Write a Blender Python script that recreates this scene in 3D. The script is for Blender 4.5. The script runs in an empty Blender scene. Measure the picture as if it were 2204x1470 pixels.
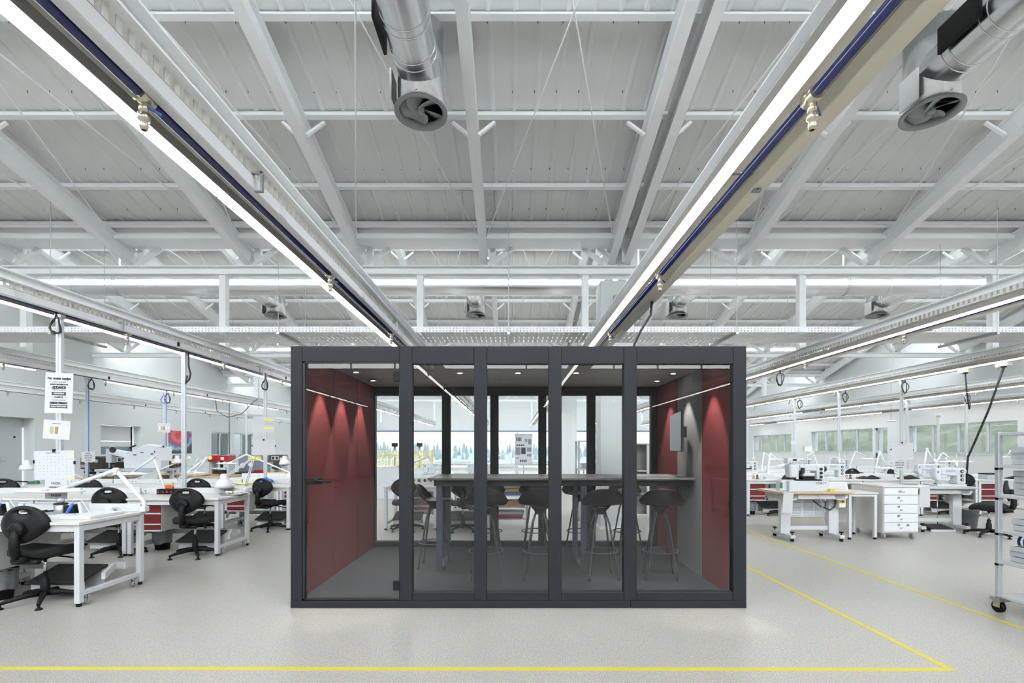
import bpy, bmesh, math, random
from mathutils import Vector, Matrix, Euler
random.seed(7)
scene = bpy.context.scene
COL = scene.collection
PI = math.pi

# ------------------------------------------------------------------ camera
F = 1040.0                     # focal length in pixels of the 2204 px wide frame
CZ = 1.40                      # eye height
cam_data = bpy.data.cameras.new('camera')
cam_data.sensor_width = 36.0
cam_data.lens = 36.0 * F / 2204.0
cam_data.shift_y = 230.0 / 2204.0
cam_data.clip_start = 0.05
cam_data.clip_end = 2000.0
cam = bpy.data.objects.new('camera', cam_data)
cam.location = (0, 0, CZ)
cam.rotation_euler = (PI / 2, 0, 0)
COL.objects.link(cam)
scene.camera = cam

# ------------------------------------------------------------------ world (bright overcast sky)
world = bpy.data.worlds.new('overcast_sky')
scene.world = world
world.use_nodes = True
wn = world.node_tree
wn.nodes.clear()
w_out = wn.nodes.new('ShaderNodeOutputWorld')
w_bg = wn.nodes.new('ShaderNodeBackground')
w_tc = wn.nodes.new('ShaderNodeTexCoord')
w_sep = wn.nodes.new('ShaderNodeSeparateXYZ')
w_ramp = wn.nodes.new('ShaderNodeValToRGB')
w_ramp.color_ramp.elements[0].position = 0.0
w_ramp.color_ramp.elements[0].color = (0.37, 0.385, 0.40, 1)     # overcast sky: the zenith is about 2.5 times
w_ramp.color_ramp.elements[1].position = 1.0                      # as bright as the horizon
w_ramp.color_ramp.elements[1].color = (0.93, 0.96, 1.0, 1)
wn.links.new(w_tc.outputs['Generated'], w_sep.inputs[0])
wn.links.new(w_sep.outputs['Z'], w_ramp.inputs[0])
wn.links.new(w_ramp.outputs[0], w_bg.inputs['Color'])
wn.links.new(w_bg.outputs[0], w_out.inputs[0])
SKY = 13.5
w_bg.inputs['Strength'].default_value = SKY

# ------------------------------------------------------------------ view
scene.view_settings.view_transform = 'Standard'
scene.view_settings.look = 'None'
scene.view_settings.exposure = 0.62
scene.view_settings.gamma = 1.0
scene.view_settings.use_curve_mapping = False
LIGHT_LINE = 11.0               # luminance of the linear ceiling lights
scene.cycles.max_bounces = 6
scene.cycles.diffuse_bounces = 4
scene.cycles.glossy_bounces = 4
scene.cycles.transparent_max_bounces = 24
scene.cycles.transmission_bounces = 4
scene.cycles.caustics_reflective = False
scene.cycles.caustics_refractive = False
scene.cycles.use_denoising = True
scene.cycles.adaptive_threshold = 0.03
scene.cycles.use_light_tree = False
scene.cycles.sample_clamp_indirect = 6.0


# ------------------------------------------------------------------ helpers
def lin(c):
    c = c / 255.0
    return c / 12.92 if c <= 0.04045 else ((c + 0.055) / 1.055) ** 2.4

def rgb(r, g, b):
    return (lin(r), lin(g), lin(b), 1.0)

def px(u, v, y):
    """world point seen at photo pixel (u, v) at depth y"""
    return Vector(((u - 1102.0) / F * y, y, CZ - (v - 965.0) / F * y))

class MB:
    """collects simple solids, then builds ONE mesh object"""
    def __init__(s):
        s.v, s.f, s.sm = [], [], []

    def add(s, verts, faces, smooth=False, M=None):
        o = len(s.v)
        if M is not None:
            verts = [M @ Vector(p) for p in verts]
        s.v += [tuple(p) for p in verts]
        s.f += [tuple(i + o for i in f) for f in faces]
        s.sm += [smooth] * len(faces)
        return s

    def box(s, x0, x1, y0, y1, z0, z1, M=None):
        vs = [(x0, y0, z0), (x1, y0, z0), (x1, y1, z0), (x0, y1, z0),
              (x0, y0, z1), (x1, y0, z1), (x1, y1, z1), (x0, y1, z1)]
        fs = [(3, 2, 1, 0), (4, 5, 6, 7), (0, 1, 5, 4), (1, 2, 6, 5), (2, 3, 7, 6), (3, 0, 4, 7)]
        return s.add(vs, fs, False, M)

    def cbox(s, c, d, rot=(0, 0, 0)):
        M = Matrix.Translation(c) @ Euler(rot).to_matrix().to_4x4()
        return s.box(-d[0] / 2, d[0] / 2, -d[1] / 2, d[1] / 2, -d[2] / 2, d[2] / 2, M)

    def bar(s, p0, p1, w, h, up=(0, 0, 1)):
        p0, p1 = Vector(p0), Vector(p1)
        d = (p1 - p0); L = d.length; d.normalize()
        up = Vector(up)
        sx = d.cross(up)
        if sx.length < 1e-4:
            sx = d.cross(Vector((1, 0, 0)))
        sx.normalize(); uz = sx.cross(d)
        M = Matrix((( d.x, sx.x, uz.x, p0.x), (d.y, sx.y, uz.y, p0.y), (d.z, sx.z, uz.z, p0.z), (0, 0, 0, 1)))
        return s.box(0, L, -w / 2, w / 2, -h / 2, h / 2, M)

    def cyl(s, p0, p1, r0, r1=None, n=12, caps=True, smooth=True):
        r1 = r0 if r1 is None else r1
        p0, p1 = Vector(p0), Vector(p1)
        d = (p1 - p0).normalized()
        a = Vector((0, 0, 1)) if abs(d.z) < 0.9 else Vector((1, 0, 0))
        e1 = d.cross(a).normalized(); e2 = d.cross(e1)
        vs, fs = [], []
        for p, r in ((p0, r0), (p1, r1)):
            for i in range(n):
                t = 2 * PI * i / n
                vs.append(p + (e1 * math.cos(t) + e2 * math.sin(t)) * r)
        for i in range(n):
            j = (i + 1) % n
            fs.append((i, j, n + j, n + i))
        s.add(vs, fs, smooth)
        if caps:
            o = len(s.v) - 2 * n
            s.f += [tuple(o + i for i in reversed(range(n))), tuple(o + n + i for i in range(n))]
            s.sm += [False, False]
        return s

    def tube(s, pts, r, n=8, closed=False, caps=True):
        pts = [Vector(p) for p in pts]
        m = len(pts)
        rr = r if isinstance(r, (list, tuple)) else [r] * m
        tang = []
        for i in range(m):
            if closed:
                t = pts[(i + 1) % m] - pts[i - 1]
            else:
                t = pts[min(i + 1, m - 1)] - pts[max(i - 1, 0)]
            tang.append(t.normalized())
        a = Vector((0, 0, 1)) if abs(tang[0].z) < 0.9 else Vector((1, 0, 0))
        e1 = tang[0].cross(a).normalized()
        vs, fs = [], []
        for i in range(m):
            e1 = (e1 - tang[i] * e1.dot(tang[i]))
            if e1.length < 1e-6:
                e1 = tang[i].orthogonal()
            e1.normalize()
            e2 = tang[i].cross(e1)
            for k in range(n):
                t = 2 * PI * k / n
                vs.append(pts[i] + (e1 * math.cos(t) + e2 * math.sin(t)) * rr[i])
        mm = m if closed else m - 1
        for i in range(mm):
            for k in range(n):
                k2 = (k + 1) % n; i2 = (i + 1) % m
                fs.append((i * n + k, i * n + k2, i2 * n + k2, i2 * n + k))
        s.add(vs, fs, True)
        if caps and not closed:
            o = len(s.v) - m * n
            s.f += [tuple(o + i for i in reversed(range(n))), tuple(o + (m - 1) * n + i for i in range(n))]
            s.sm += [False, False]
        return s

    def lathe(s, prof, n=24, M=None, smooth=True):
        vs, fs = [], []
        m = len(prof)
        for r, z in prof:
            for i in range(n):
                t = 2 * PI * i / n
                vs.append((r * math.cos(t), r * math.sin(t), z))
        for k in range(m - 1):
            for i in range(n):
                j = (i + 1) % n
                fs.append((k * n + i, k * n + j, (k + 1) * n + j, (k + 1) * n + i))
        return s.add(vs, fs, smooth, M)

    def prism(s, pts, d0, d1, axis='x', M=None):
        """polygon (a, b) extruded along axis: x -> (y,z), y -> (x,z), z -> (x,y)"""
        n = len(pts)
        def P(a, b, d):
            return {'x': (d, a, b), 'y': (a, d, b), 'z': (a, b, d)}[axis]
        vs = [P(a, b, d0) for a, b in pts] + [P(a, b, d1) for a, b in pts]
        fs = [tuple(reversed(range(n))), tuple(range(n, 2 * n))]
        for i in range(n):
            j = (i + 1) % n
            fs.append((i, j, n + j, n + i))
        return s.add(vs, fs, False, M)

    def grid(s, fn, nu, nv, smooth=True, M=None):
        vs = [fn(i / nu, j / nv) for i in range(nu + 1) for j in range(nv + 1)]
        fs = []
        for i in range(nu):
            for j in range(nv):
                a = i * (nv + 1) + j
                fs.append((a, a + nv + 1, a + nv + 2, a + 1))
        return s.add(vs, fs, smooth, M)

    def mesh(s, name, mat, bevel=0.0, seg=1, thick=0.0):
        me = bpy.data.meshes.new(name)
        me.from_pydata(s.v, [], s.f)
        me.polygons.foreach_set('use_smooth', s.sm)
        bm = bmesh.new(); bm.from_mesh(me)
        if thick:
            bmesh.ops.recalc_face_normals(bm, faces=bm.faces)
            bmesh.ops.solidify(bm, geom=list(bm.faces), thickness=thick)
        bmesh.ops.recalc_face_normals(bm, faces=bm.faces)
        if bevel:
            es = [e for e in bm.edges if len(e.link_faces) == 2 and e.calc_face_angle(0) > 0.6]
            bmesh.ops.bevel(bm, geom=es, offset=bevel, segments=seg, profile=0.5, affect='EDGES', clamp_overlap=True)
        bm.to_mesh(me); bm.free()
        if mat is not None:
            me.materials.append(mat)
        return me

    def build(s, name, mat, parent=None, bevel=0.0, seg=1, thick=0.0):
        o = bpy.data.objects.new(name, s.mesh(name, mat, bevel, seg, thick))
        COL.objects.link(o)
        if parent is not None:
            o.parent = parent
        return o

def inst(name, me, parent=None, loc=(0, 0, 0), rot=(0, 0, 0), scale=None):
    o = bpy.data.objects.new(name, me)
    COL.objects.link(o)
    o.parent = parent
    o.location = loc
    o.rotation_euler = rot
    if scale:
        o.scale = scale
    return o

def tag(o, label=None, cat=None, group=None, kind=None):
    if label: o['label'] = label
    if cat: o['category'] = cat
    if group: o['group'] = group
    if kind: o['kind'] = kind
    return o

def thing(name, label, cat, loc=(0, 0, 0), rz=0.0, group=None):
    o = bpy.data.objects.new(name, None)
    o.empty_display_size = 0.1
    COL.objects.link(o)
    o.location = loc
    o.rotation_euler = (0, 0, rz)
    return tag(o, label, cat, group)

def structure(name, loc=(0, 0, 0)):
    o = bpy.data.objects.new(name, None)
    COL.objects.link(o)
    o.location = loc
    o['kind'] = 'structure'
    return o

KIDS = {}
def copy_tree(o, parent=None):
    c = o.copy(); COL.objects.link(c); c.parent = parent
    for ch in list(o.children):
        copy_tree(ch, c)
    return c

def place(proto, used, label, loc, rz=0.0, group=None):
    """first call moves the prototype itself, later calls copy it with its parts"""
    o = proto if not used else copy_tree(proto)
    used.append(1)
    o.location = loc
    o.rotation_euler = (0, 0, rz)
    o['label'] = label
    if group: o['group'] = group
    return o

TEXTS = []
def text(body, size, mat, parent, loc, rot=(PI / 2, 0, 0), align='CENTER', bold=0.0, name='lettering', sx=1.0):
    cu = bpy.data.curves.new(name, 'FONT')
    cu.body = body; cu.size = size; cu.align_x = align; cu.align_y = 'CENTER'
    cu.offset = bold; cu.extrude = 0.0004; cu.resolution_u = 2
    tmp = bpy.data.objects.new(name, cu); COL.objects.link(tmp)
    TEXTS.append((tmp, name, mat, parent, loc, rot, sx))

def finish_texts():
    """turn every lettering curve into a plain mesh part of its thing"""
    dg = bpy.context.evaluated_depsgraph_get(); dg.update()
    mes = [bpy.data.meshes.new_from_object(q[0].evaluated_get(dg)) for q in TEXTS]
    for me, (tmp, name, mt, parent, loc, rot, sx) in zip(mes, TEXTS):
        cu = tmp.data
        bpy.data.objects.remove(tmp); bpy.data.curves.remove(cu)
        me.materials.clear(); me.materials.append(mt)
        o = bpy.data.objects.new(name, me); COL.objects.link(o)
        o.parent = parent; o.location = loc; o.rotation_euler = rot; o.scale = (sx, 1, 1)

# ------------------------------------------------------------------ materials
def new_mat(name):
    m = bpy.data.materials.new(name)
    m.use_nodes = True
    nt = m.node_tree
    return m, nt, nt.nodes['Principled BSDF']

def mat(name, col, rough=0.5, metal=0.0, var=0.04, scale=6.0, bump=0.0, bscale=80.0, spec=0.5, aniso=None, coat=0.0):
    m, nt, b = new_mat(name)
    tc = nt.nodes.new('ShaderNodeTexCoord')
    no = nt.nodes.new('ShaderNodeTexNoise')
    no.inputs['Scale'].default_value = scale
    no.inputs['Detail'].default_value = 3.0
    mp = nt.nodes.new('ShaderNodeMapRange')
    mp.inputs['To Min'].default_value = 1.0 - var
    mp.inputs['To Max'].default_value = 1.0 + var
    mx = nt.nodes.new('ShaderNodeVectorMath'); mx.operation = 'SCALE'
    mx.inputs[0].default_value = col[:3]
    nt.links.new(tc.outputs['Object'], no.inputs['Vector'])
    nt.links.new(no.outputs['Fac'], mp.inputs['Value'])
    nt.links.new(mp.outputs[0], mx.inputs['Scale'])
    nt.links.new(mx.outputs[0], b.inputs['Base Color'])
    b.inputs['Roughness'].default_value = rough
    b.inputs['Metallic'].default_value = metal
    b.inputs['Specular IOR Level'].default_value = spec
    if coat:
        b.inputs['Coat Weight'].default_value = coat
    if bump:
        n2 = nt.nodes.new('ShaderNodeTexNoise'); n2.inputs['Scale'].default_value = bscale
        n2.inputs['Detail'].default_value = 2.0
        bp = nt.nodes.new('ShaderNodeBump'); bp.inputs['Strength'].default_value = bump
        bp.inputs['Distance'].default_value = 0.01
        nt.links.new(tc.outputs['Object'], n2.inputs['Vector'])
        nt.links.new(n2.outputs['Fac'], bp.inputs['Height'])
        nt.links.new(bp.outputs[0], b.inputs['Normal'])
    return m

def glass_mat(name, tint, ior=1.5, rough=0.0):
    """thin architectural pane: clear with a fresnel mirror on its outer faces"""
    m = bpy.data.materials.new(name); m.use_nodes = True
    nt = m.node_tree; nt.nodes.clear()
    out = nt.nodes.new('ShaderNodeOutputMaterial')
    tr = nt.nodes.new('ShaderNodeBsdfTransparent'); tr.inputs[0].default_value = tint
    gl = nt.nodes.new('ShaderNodeBsdfGlossy'); gl.inputs['Roughness'].default_value = rough
    gl.inputs['Color'].default_value = (1, 1, 1, 1)
    fr = nt.nodes.new('ShaderNodeFresnel'); fr.inputs['IOR'].default_value = ior
    ge = nt.nodes.new('ShaderNodeNewGeometry')
    inv = nt.nodes.new('ShaderNodeMath'); inv.operation = 'SUBTRACT'; inv.inputs[0].default_value = 1.0
    mu = nt.nodes.new('ShaderNodeMath'); mu.operation = 'MULTIPLY'; mu.use_clamp = True
    two = nt.nodes.new('ShaderNodeMath'); two.operation = 'MULTIPLY'; two.inputs[1].default_value = 1.05   # coated pane
    mx = nt.nodes.new('ShaderNodeMixShader')
    nt.links.new(ge.outputs['Backfacing'], inv.inputs[1])
    nt.links.new(fr.outputs[0], two.inputs[0]); nt.links.new(two.outputs[0], mu.inputs[0]); nt.links.new(inv.outputs[0], mu.inputs[1])
    nt.links.new(mu.outputs[0], mx.inputs[0])
    nt.links.new(tr.outputs[0], mx.inputs[1]); nt.links.new(gl.outputs[0], mx.inputs[2])
    nt.links.new(mx.outputs[0], out.inputs[0])
    return m

def emit_mat(name, col, strength):
    m = bpy.data.materials.new(name); m.use_nodes = True
    nt = m.node_tree; nt.nodes.clear()
    out = nt.nodes.new('ShaderNodeOutputMaterial')
    em = nt.nodes.new('ShaderNodeEmission')
    em.inputs[0].default_value = col; em.inputs[1].default_value = strength
    nt.links.new(em.outputs[0], out.inputs[0])
    return m

def perforated_mat(name, col, pitch, slot, rough=0.45, swap=False, metal=0.0):
    """sheet steel pierced by rows of slots (object space, pitch along x and y)"""
    m, nt, b = new_mat(name)
    b.inputs['Base Color'].default_value = col
    b.inputs['Roughness'].default_value = rough
    b.inputs['Metallic'].default_value = metal
    tc = nt.nodes.new('ShaderNodeTexCoord')
    sp = nt.nodes.new('ShaderNodeSeparateXYZ')
    nt.links.new(tc.outputs['Object'], sp.inputs[0])
    acc = None
    for ax, pi_, sl in (('X', pitch[0], slot[0]), ('Y', pitch[1], slot[1]), ('Z', pitch[2], slot[2])):
        if not pi_:
            continue
        a = nt.nodes.new('ShaderNodeMath'); a.operation = 'DIVIDE'; a.inputs[1].default_value = pi_
        f = nt.nodes.new('ShaderNodeMath'); f.operation = 'FRACT'
        s2 = nt.nodes.new('ShaderNodeMath'); s2.operation = 'SUBTRACT'; s2.inputs[1].default_value = 0.5
        ab = nt.nodes.new('ShaderNodeMath'); ab.operation = 'ABSOLUTE'
        lt = nt.nodes.new('ShaderNodeMath'); lt.operation = 'LESS_THAN'; lt.inputs[1].default_value = sl / pi_ / 2
        nt.links.new(sp.outputs[ax], a.inputs[0]); nt.links.new(a.outputs[0], f.inputs[0])
        nt.links.new(f.outputs[0], s2.inputs[0]); nt.links.new(s2.outputs[0], ab.inputs[0]); nt.links.new(ab.outputs[0], lt.inputs[0])
        if acc is None:
            acc = lt
        else:
            mu = nt.nodes.new('ShaderNodeMath'); mu.operation = 'MULTIPLY'
            nt.links.new(acc.outputs[0], mu.inputs[0]); nt.links.new(lt.outputs[0], mu.inputs[1]); acc = mu
    inv = nt.nodes.new('ShaderNodeMath'); inv.operation = 'SUBTRACT'; inv.inputs[0].default_value = 1.0
    nt.links.new(acc.outputs[0], inv.inputs[1])
    nt.links.new(inv.outputs[0], b.inputs['Alpha'])
    return m

M = {}
M['steel'] = mat('white_painted_steel', rgb(242, 244, 245), 0.42, var=0.015, scale=2.0)
M['sheet'] = mat('roof_sheet_coating', rgb(226, 227, 226), 0.5, var=0.03, scale=1.3)
M['galv'] = mat('galvanised_steel', rgb(170, 173, 175), 0.38, 0.85, var=0.08, scale=14)
M['cream'] = mat('cream_trunking', rgb(226, 220, 204), 0.45, var=0.02)
M['white_trunk'] = mat('white_trunking', rgb(222, 224, 226), 0.4, var=0.015)
M['tray'] = perforated_mat('perforated_tray', rgb(232, 227, 214), (0.05, 0.075, 0), (0.014, 0.045, 0), 0.4)
M['tray_side'] = perforated_mat('perforated_tray_side', rgb(216, 215, 210), (0, 0.06, 0), (0, 0.03, 0), 0.4)
M['xtray'] = perforated_mat('perforated_cross_tray', rgb(224, 225, 224), (0.075, 0.24, 0), (0.018, 0.17, 0), 0.4)
M['housing'] = mat('lamp_housing_grey', rgb(150, 147, 140), 0.45, 0.0, var=0.03)
M['led'] = emit_mat('led_diffuser', (1.0, 0.985, 0.955, 1), LIGHT_LINE)
M['blue_pipe'] = mat('blue_air_pipe', rgb(28, 38, 92), 0.22, var=0.04, coat=0.3)
M['brass'] = mat('nickel_brass', rgb(200, 192, 174), 0.28, 0.9, var=0.08, scale=40)
M['duct'] = mat('bright_spiral_duct', rgb(222, 224, 225), 0.27, 1.0, var=0.04, scale=9, bump=0.05, bscale=5)
M['fan'] = mat('fan_grey_plastic', rgb(150, 152, 154), 0.45, var=0.03)
M['black'] = mat('black_plastic', rgb(20, 20, 22), 0.5, var=0.1, scale=20, bump=0.1, bscale=260, spec=0.25)
M['cable'] = mat('black_cable', rgb(34, 35, 38), 0.5)
M['fabric_black'] = mat('black_upholstery', rgb(20, 20, 22), 0.9, var=0.15, scale=60, bump=0.35, bscale=420)
M['chrome'] = mat('chrome', rgb(205, 208, 210), 0.12, 1.0, var=0.02)
M['laminate'] = mat('white_laminate', rgb(203, 202, 198), 0.35, var=0.02, scale=3)
M['frame'] = mat('bench_frame_white', rgb(198, 201, 204), 0.4, var=0.02)
M['pedestal'] = mat('pedestal_grey', rgb(186, 187, 186), 0.5, var=0.02)
M['drawer'] = mat('drawer_maroon', rgb(106, 24, 27), 0.45, var=0.04)
M['paper'] = mat('white_paper', rgb(192, 193, 197), 0.7, var=0.01)
M['ink'] = mat('black_ink', rgb(38, 39, 42), 0.7, var=0.05)
M['ink_grey'] = mat('grey_ink', rgb(120, 124, 132), 0.7, var=0.05)
M['yellow_ink'] = mat('yellow_marker', rgb(222, 214, 120), 0.7)
M['machine'] = mat('machine_white_enamel', rgb(198, 202, 206), 0.3, var=0.02)
M['machine_grey'] = mat('machine_grey_enamel', rgb(168, 174, 182), 0.35, var=0.03)
M['brown'] = mat('machine_dark_brown', rgb(66, 60, 54), 0.4, var=0.06)
M['wood'] = mat('beech_edge', rgb(196, 164, 122), 0.5, var=0.12, scale=18)
M['dark_metal'] = mat('dark_metal', rgb(58, 60, 64), 0.35, 0.6, var=0.1, scale=30)
M['plastic_white'] = mat('white_plastic', rgb(212, 214, 216), 0.32, var=0.01)
M['blue'] = mat('blue_plastic', rgb(62, 104, 190), 0.35, var=0.05)
M['red'] = mat('red_enamel', rgb(150, 28, 32), 0.35, var=0.05)
M['yellow'] = mat('yellow_plastic', rgb(214, 190, 60), 0.5, var=0.05)
M['green'] = mat('green_plastic', rgb(58, 110, 84), 0.45, var=0.05)
M['bag'] = mat('bin_bag_grey', rgb(120, 124, 128), 0.3, var=0.35, scale=22, bump=0.6, bscale=40)
M['mat'] = mat('black_rubber_mat', rgb(36, 37, 38), 0.75, var=0.15, scale=30, bump=0.6, bscale=60)
M['wall'] = mat('white_wall_paint', rgb(212, 215, 216), 0.75, var=0.012, scale=1.5)
M['door'] = mat('grey_door_paint', rgb(184, 190, 194), 0.5, var=0.015)
M['alu'] = mat('aluminium_frame', rgb(196, 200, 203), 0.4, 0.4, var=0.02)
M['blind'] = mat('blue_grey_blind', rgb(178, 200, 208), 0.7, var=0.04, scale=4)
M['window_glass'] = glass_mat('dimming_window_glass', (0.45, 0.462, 0.465, 1))  # grey tint added to keep the view outside from washing out
M['sky_glass'] = glass_mat('rooflight_glass', (0.97, 0.98, 0.98, 1))
M['leather'] = mat('tan_leather', rgb(166, 124, 88), 0.6, var=0.2, scale=9)
# ------------------------------------------------------------------ the hall: floor, walls, roof
S = 0.88                        # one scale for everything that hangs above
MOD = 8.5 * S                   # roof bay
VAL = [9.4 * S + MOD * k for k in range(-3, 4)]   # valley lines: k=-3 .. 3
XL, XR = -13.7, 15.05
YB, YF = VAL[0], VAL[-1]
TAN = 0.275

def H(h):                       # height above the eye (measured) -> world z
    return CZ + h * S

def floor_material():
    m, nt, b = new_mat('speckled_vinyl_floor')
    tc = nt.nodes.new('ShaderNodeTexCoord')
    n1 = nt.nodes.new('ShaderNodeTexNoise'); n1.inputs['Scale'].default_value = 120.0; n1.inputs['Detail'].default_value = 4.0
    n2 = nt.nodes.new('ShaderNodeTexNoise'); n2.inputs['Scale'].default_value = 0.7; n2.inputs['Detail'].default_value = 4.0
    v = nt.nodes.new('ShaderNodeTexVoronoi'); v.inputs['Scale'].default_value = 95.0
    r1 = nt.nodes.new('ShaderNodeValToRGB')
    r1.color_ramp.elements[0].position = 0.36; r1.color_ramp.elements[0].color = rgb(158, 154, 146)
    r1.color_ramp.elements[1].position = 0.56; r1.color_ramp.elements[1].color = rgb(193, 190, 183)
    e = r1.color_ramp.elements.new(0.72); e.color = rgb(209, 207, 202)
    mixv = nt.nodes.new('ShaderNodeMixRGB'); mixv.blend_type = 'MULTIPLY'; mixv.inputs[0].default_value = 0.22
    mixl = nt.nodes.new('ShaderNodeMixRGB'); mixl.blend_type = 'MULTIPLY'; mixl.inputs[0].default_value = 0.10
    for n in (n1, n2, v):
        nt.links.new(tc.outputs['Object'], n.inputs['Vector'])
    nt.links.new(n1.outputs['Fac'], r1.inputs[0])
    nt.links.new(r1.outputs[0], mixv.inputs[1]); nt.links.new(v.outputs['Color'], mixv.inputs[2])
    nt.links.new(mixv.outputs[0], mixl.inputs[1]); nt.links.new(n2.outputs['Fac'], mixl.inputs[2])
    nt.links.new(mixl.outputs[0], b.inputs['Base Color'])
    rr = nt.nodes.new('ShaderNodeMapRange'); rr.inputs['To Min'].default_value = 0.26; rr.inputs['To Max'].default_value = 0.40
    nt.links.new(n2.outputs['Fac'], rr.inputs[0]); nt.links.new(rr.outputs[0], b.inputs['Roughness'])
    return m
M['floor'] = floor_material()

fl = MB().box(XL - 1, XR + 1, YB - 0.5, YF + 0.3, -0.2, 0).build('floor', M['floor'])
fl['kind'] = 'structure'

# yellow floor tape
M['tape'] = mat('yellow_floor_tape', rgb(204, 188, 72), 0.5, var=0.08, scale=5)
def tape(pts, w, label):
    o = MB()
    for a, b in zip(pts[:-1], pts[1:]):
        o.bar((a[0], a[1], 0.0008), (b[0], b[1], 0.0008), w, 0.0014)
    tag(o.build('floor_tape', M['tape']), label, 'tape')
tape([(-6.5, 3.083), (2.80, 3.06)], 0.045, 'yellow floor tape running straight across in front of the booth')
tape([(2.775, 3.08), (2.775, 12.0)], 0.045, 'yellow floor tape running back close along the right side of the booth')
tape([(3.96, 1.5), (4.02, 24.0)], 0.045, 'yellow floor tape running back past the machine tables and the tray trolley')

# --- roof ---------------------------------------------------------------
ceil = structure('ceiling')
RAFX = [S * x for x in (-14.4, -12.1, -9.75, -7.4, -5.12, -2.93, -0.54, 1.92, 2.22, 4.45, 6.95, 9.35, 11.8, 14.2, 16.6)]
RB = 0.30 * S                    # rafter depth
def zr(yv, y):                   # underside of the rafters of the bay that ends at valley yv
    return H(3.56) + TAN * (yv - y)
BAY_Y0 = 0.05
PUR = [S * d for d in (0.62, 1.46, 2.68, 3.87, 5.07, 6.27, 7.45, 8.25)]   # distance before the valley
ang = math.atan(TAN)
Lr = (MOD - 0.1) / math.cos(ang)

def isec(w, h, tf, tw, L):
    """I section along +y, underside at z = 0"""
    m = MB()
    m.box(-w / 2, w / 2, 0, L, 0, tf).box(-w / 2, w / 2, 0, L, h - tf, h).box(-tw / 2, tw / 2, 0, L, tf, h - tf)
    return m
raf_me = isec(0.125, RB, 0.014, 0.012, Lr).mesh('rafter', M['steel'])
pm = MB()                        # Z purlin along x, underside at z = 0
pm.box(0, 1, 0.0, 0.065, 0, 0.006).box(0, 1, 0.059, 0.065, 0, 0.13).box(0, 1, 0.059, 0.13, 0.124, 0.13).box(0, 1, 0, 0.004, 0, 0.02)
pur_me = pm.mesh('purlin', M['steel'])
kb = MB().bar((0.0, 0, 0), (0.20, 0, 0.20), 0.035, 0.035)
kb_me = kb.mesh('knee_brace', M['steel'])

# trapezoidal roof sheet cross-section between two rafters
def sheet_mesh(x0, x1, L, name='roof_sheet'):
    m = MB()
    pitch = 0.262
    n = max(1, round((x1 - x0) / pitch)); p = (x1 - x0) / n
    prof = []
    for i in range(n):
        a = x0 + i * p
        prof += [(a, 0), (a + p * 0.74, 0), (a + p * 0.82, -0.016), (a + p * 0.92, -0.016)]
    prof.append((x1, 0))
    vs = [(x, 0, z) for x, z in prof] + [(x, L, z) for x, z in prof]
    k = len(prof)
    fs = [(i, i + 1, k + i + 1, k + i) for i in range(k - 1)]
    m.add(vs, fs)
    return m.mesh(name, M['sheet'])
xs = [XL] + RAFX + [XR]
sheet_mes = [sheet_mesh(a, b, Lr + 0.05) for a, b in zip(xs[:-1], xs[1:]) if b - a > 0.05]
rod_cache = {}
screw = MB()
for bi, yv in enumerate(VAL[1:]):
    y0 = yv - MOD + 0.1
    z0 = zr(yv, y0)
    for ri, x in enumerate(RAFX):
        r = inst('rafter', raf_me, ceil, (x, y0, z0), (-ang, 0, 0))
        for d in (2.68 * S, 5.07 * S):
            yl = (MOD - 0.1 - d) / math.cos(ang)
            for sgn in (-1, 1):
                if (abs(x - 1.92 * S) < 0.01 and sgn > 0) or (abs(x - 2.22 * S) < 0.01 and sgn < 0):
                    continue
                inst('knee_brace', kb_me, r, (sgn * 0.06, yl, RB - 0.20), (0, 0, 0 if sgn > 0 else PI))
    for d in PUR:
        y = yv - d
        inst('purlin', pur_me, ceil, (XL + 0.02, y - 0.03, zr(yv, y) + RB / math.cos(ang) + 0.004), (-ang, 0, 0), (XR - XL - 0.04, 1, 1))
    for me in sheet_mes:
        inst('roof_sheet', me, ceil, (0, y0 - 0.02, zr(yv, y0 - 0.02) + RB / math.cos(ang) + 0.150), (-ang, 0, 0))
    # crossed tie rods between neighbouring rafters
    for a, b in zip(RAFX[:-1], RAFX[1:]):
        if b - a < 0.6:
            continue
        ya, yb = yv - 7.6 * S, yv - 0.5 * S
        for p, q in ((a + 0.05, b - 0.05), (b - 0.05, a + 0.05)):
            key = (round(p - a, 2), round(q - p, 2))
            if key not in rod_cache:
                rod_cache[key] = MB().cyl((0, 0, 0), (q - p, yb - ya, -TAN * (yb - ya)), 0.009, n=6, caps=False).mesh('tie_rod', M['steel'])
            inst('tie_rod', rod_cache[key], ceil, (p, ya, zr(yv, ya) + RB * 0.55))
    # screw tips poking through the sheet beside every purlin
    if bi in (2, 3):
        for d in PUR[:6]:
            y = yv - d
            for off in (-0.17, 0.16):
                x = -11.0
                while x < 12:
                    yy = y + off
                    zz = zr(yv, yy) + RB / math.cos(ang) + 0.150
                    screw.cyl((x, yy, zz + 0.01), (x + 0.004, yy, zz - 0.03), 0.006, 0.003, n=4, caps=False)
                    x += 0.262 * random.choice((1, 1, 1, 2))
sc_o = screw.build('screw_tips', M['dark_metal'], ceil); sc_o['kind'] = 'stuff'

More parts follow.
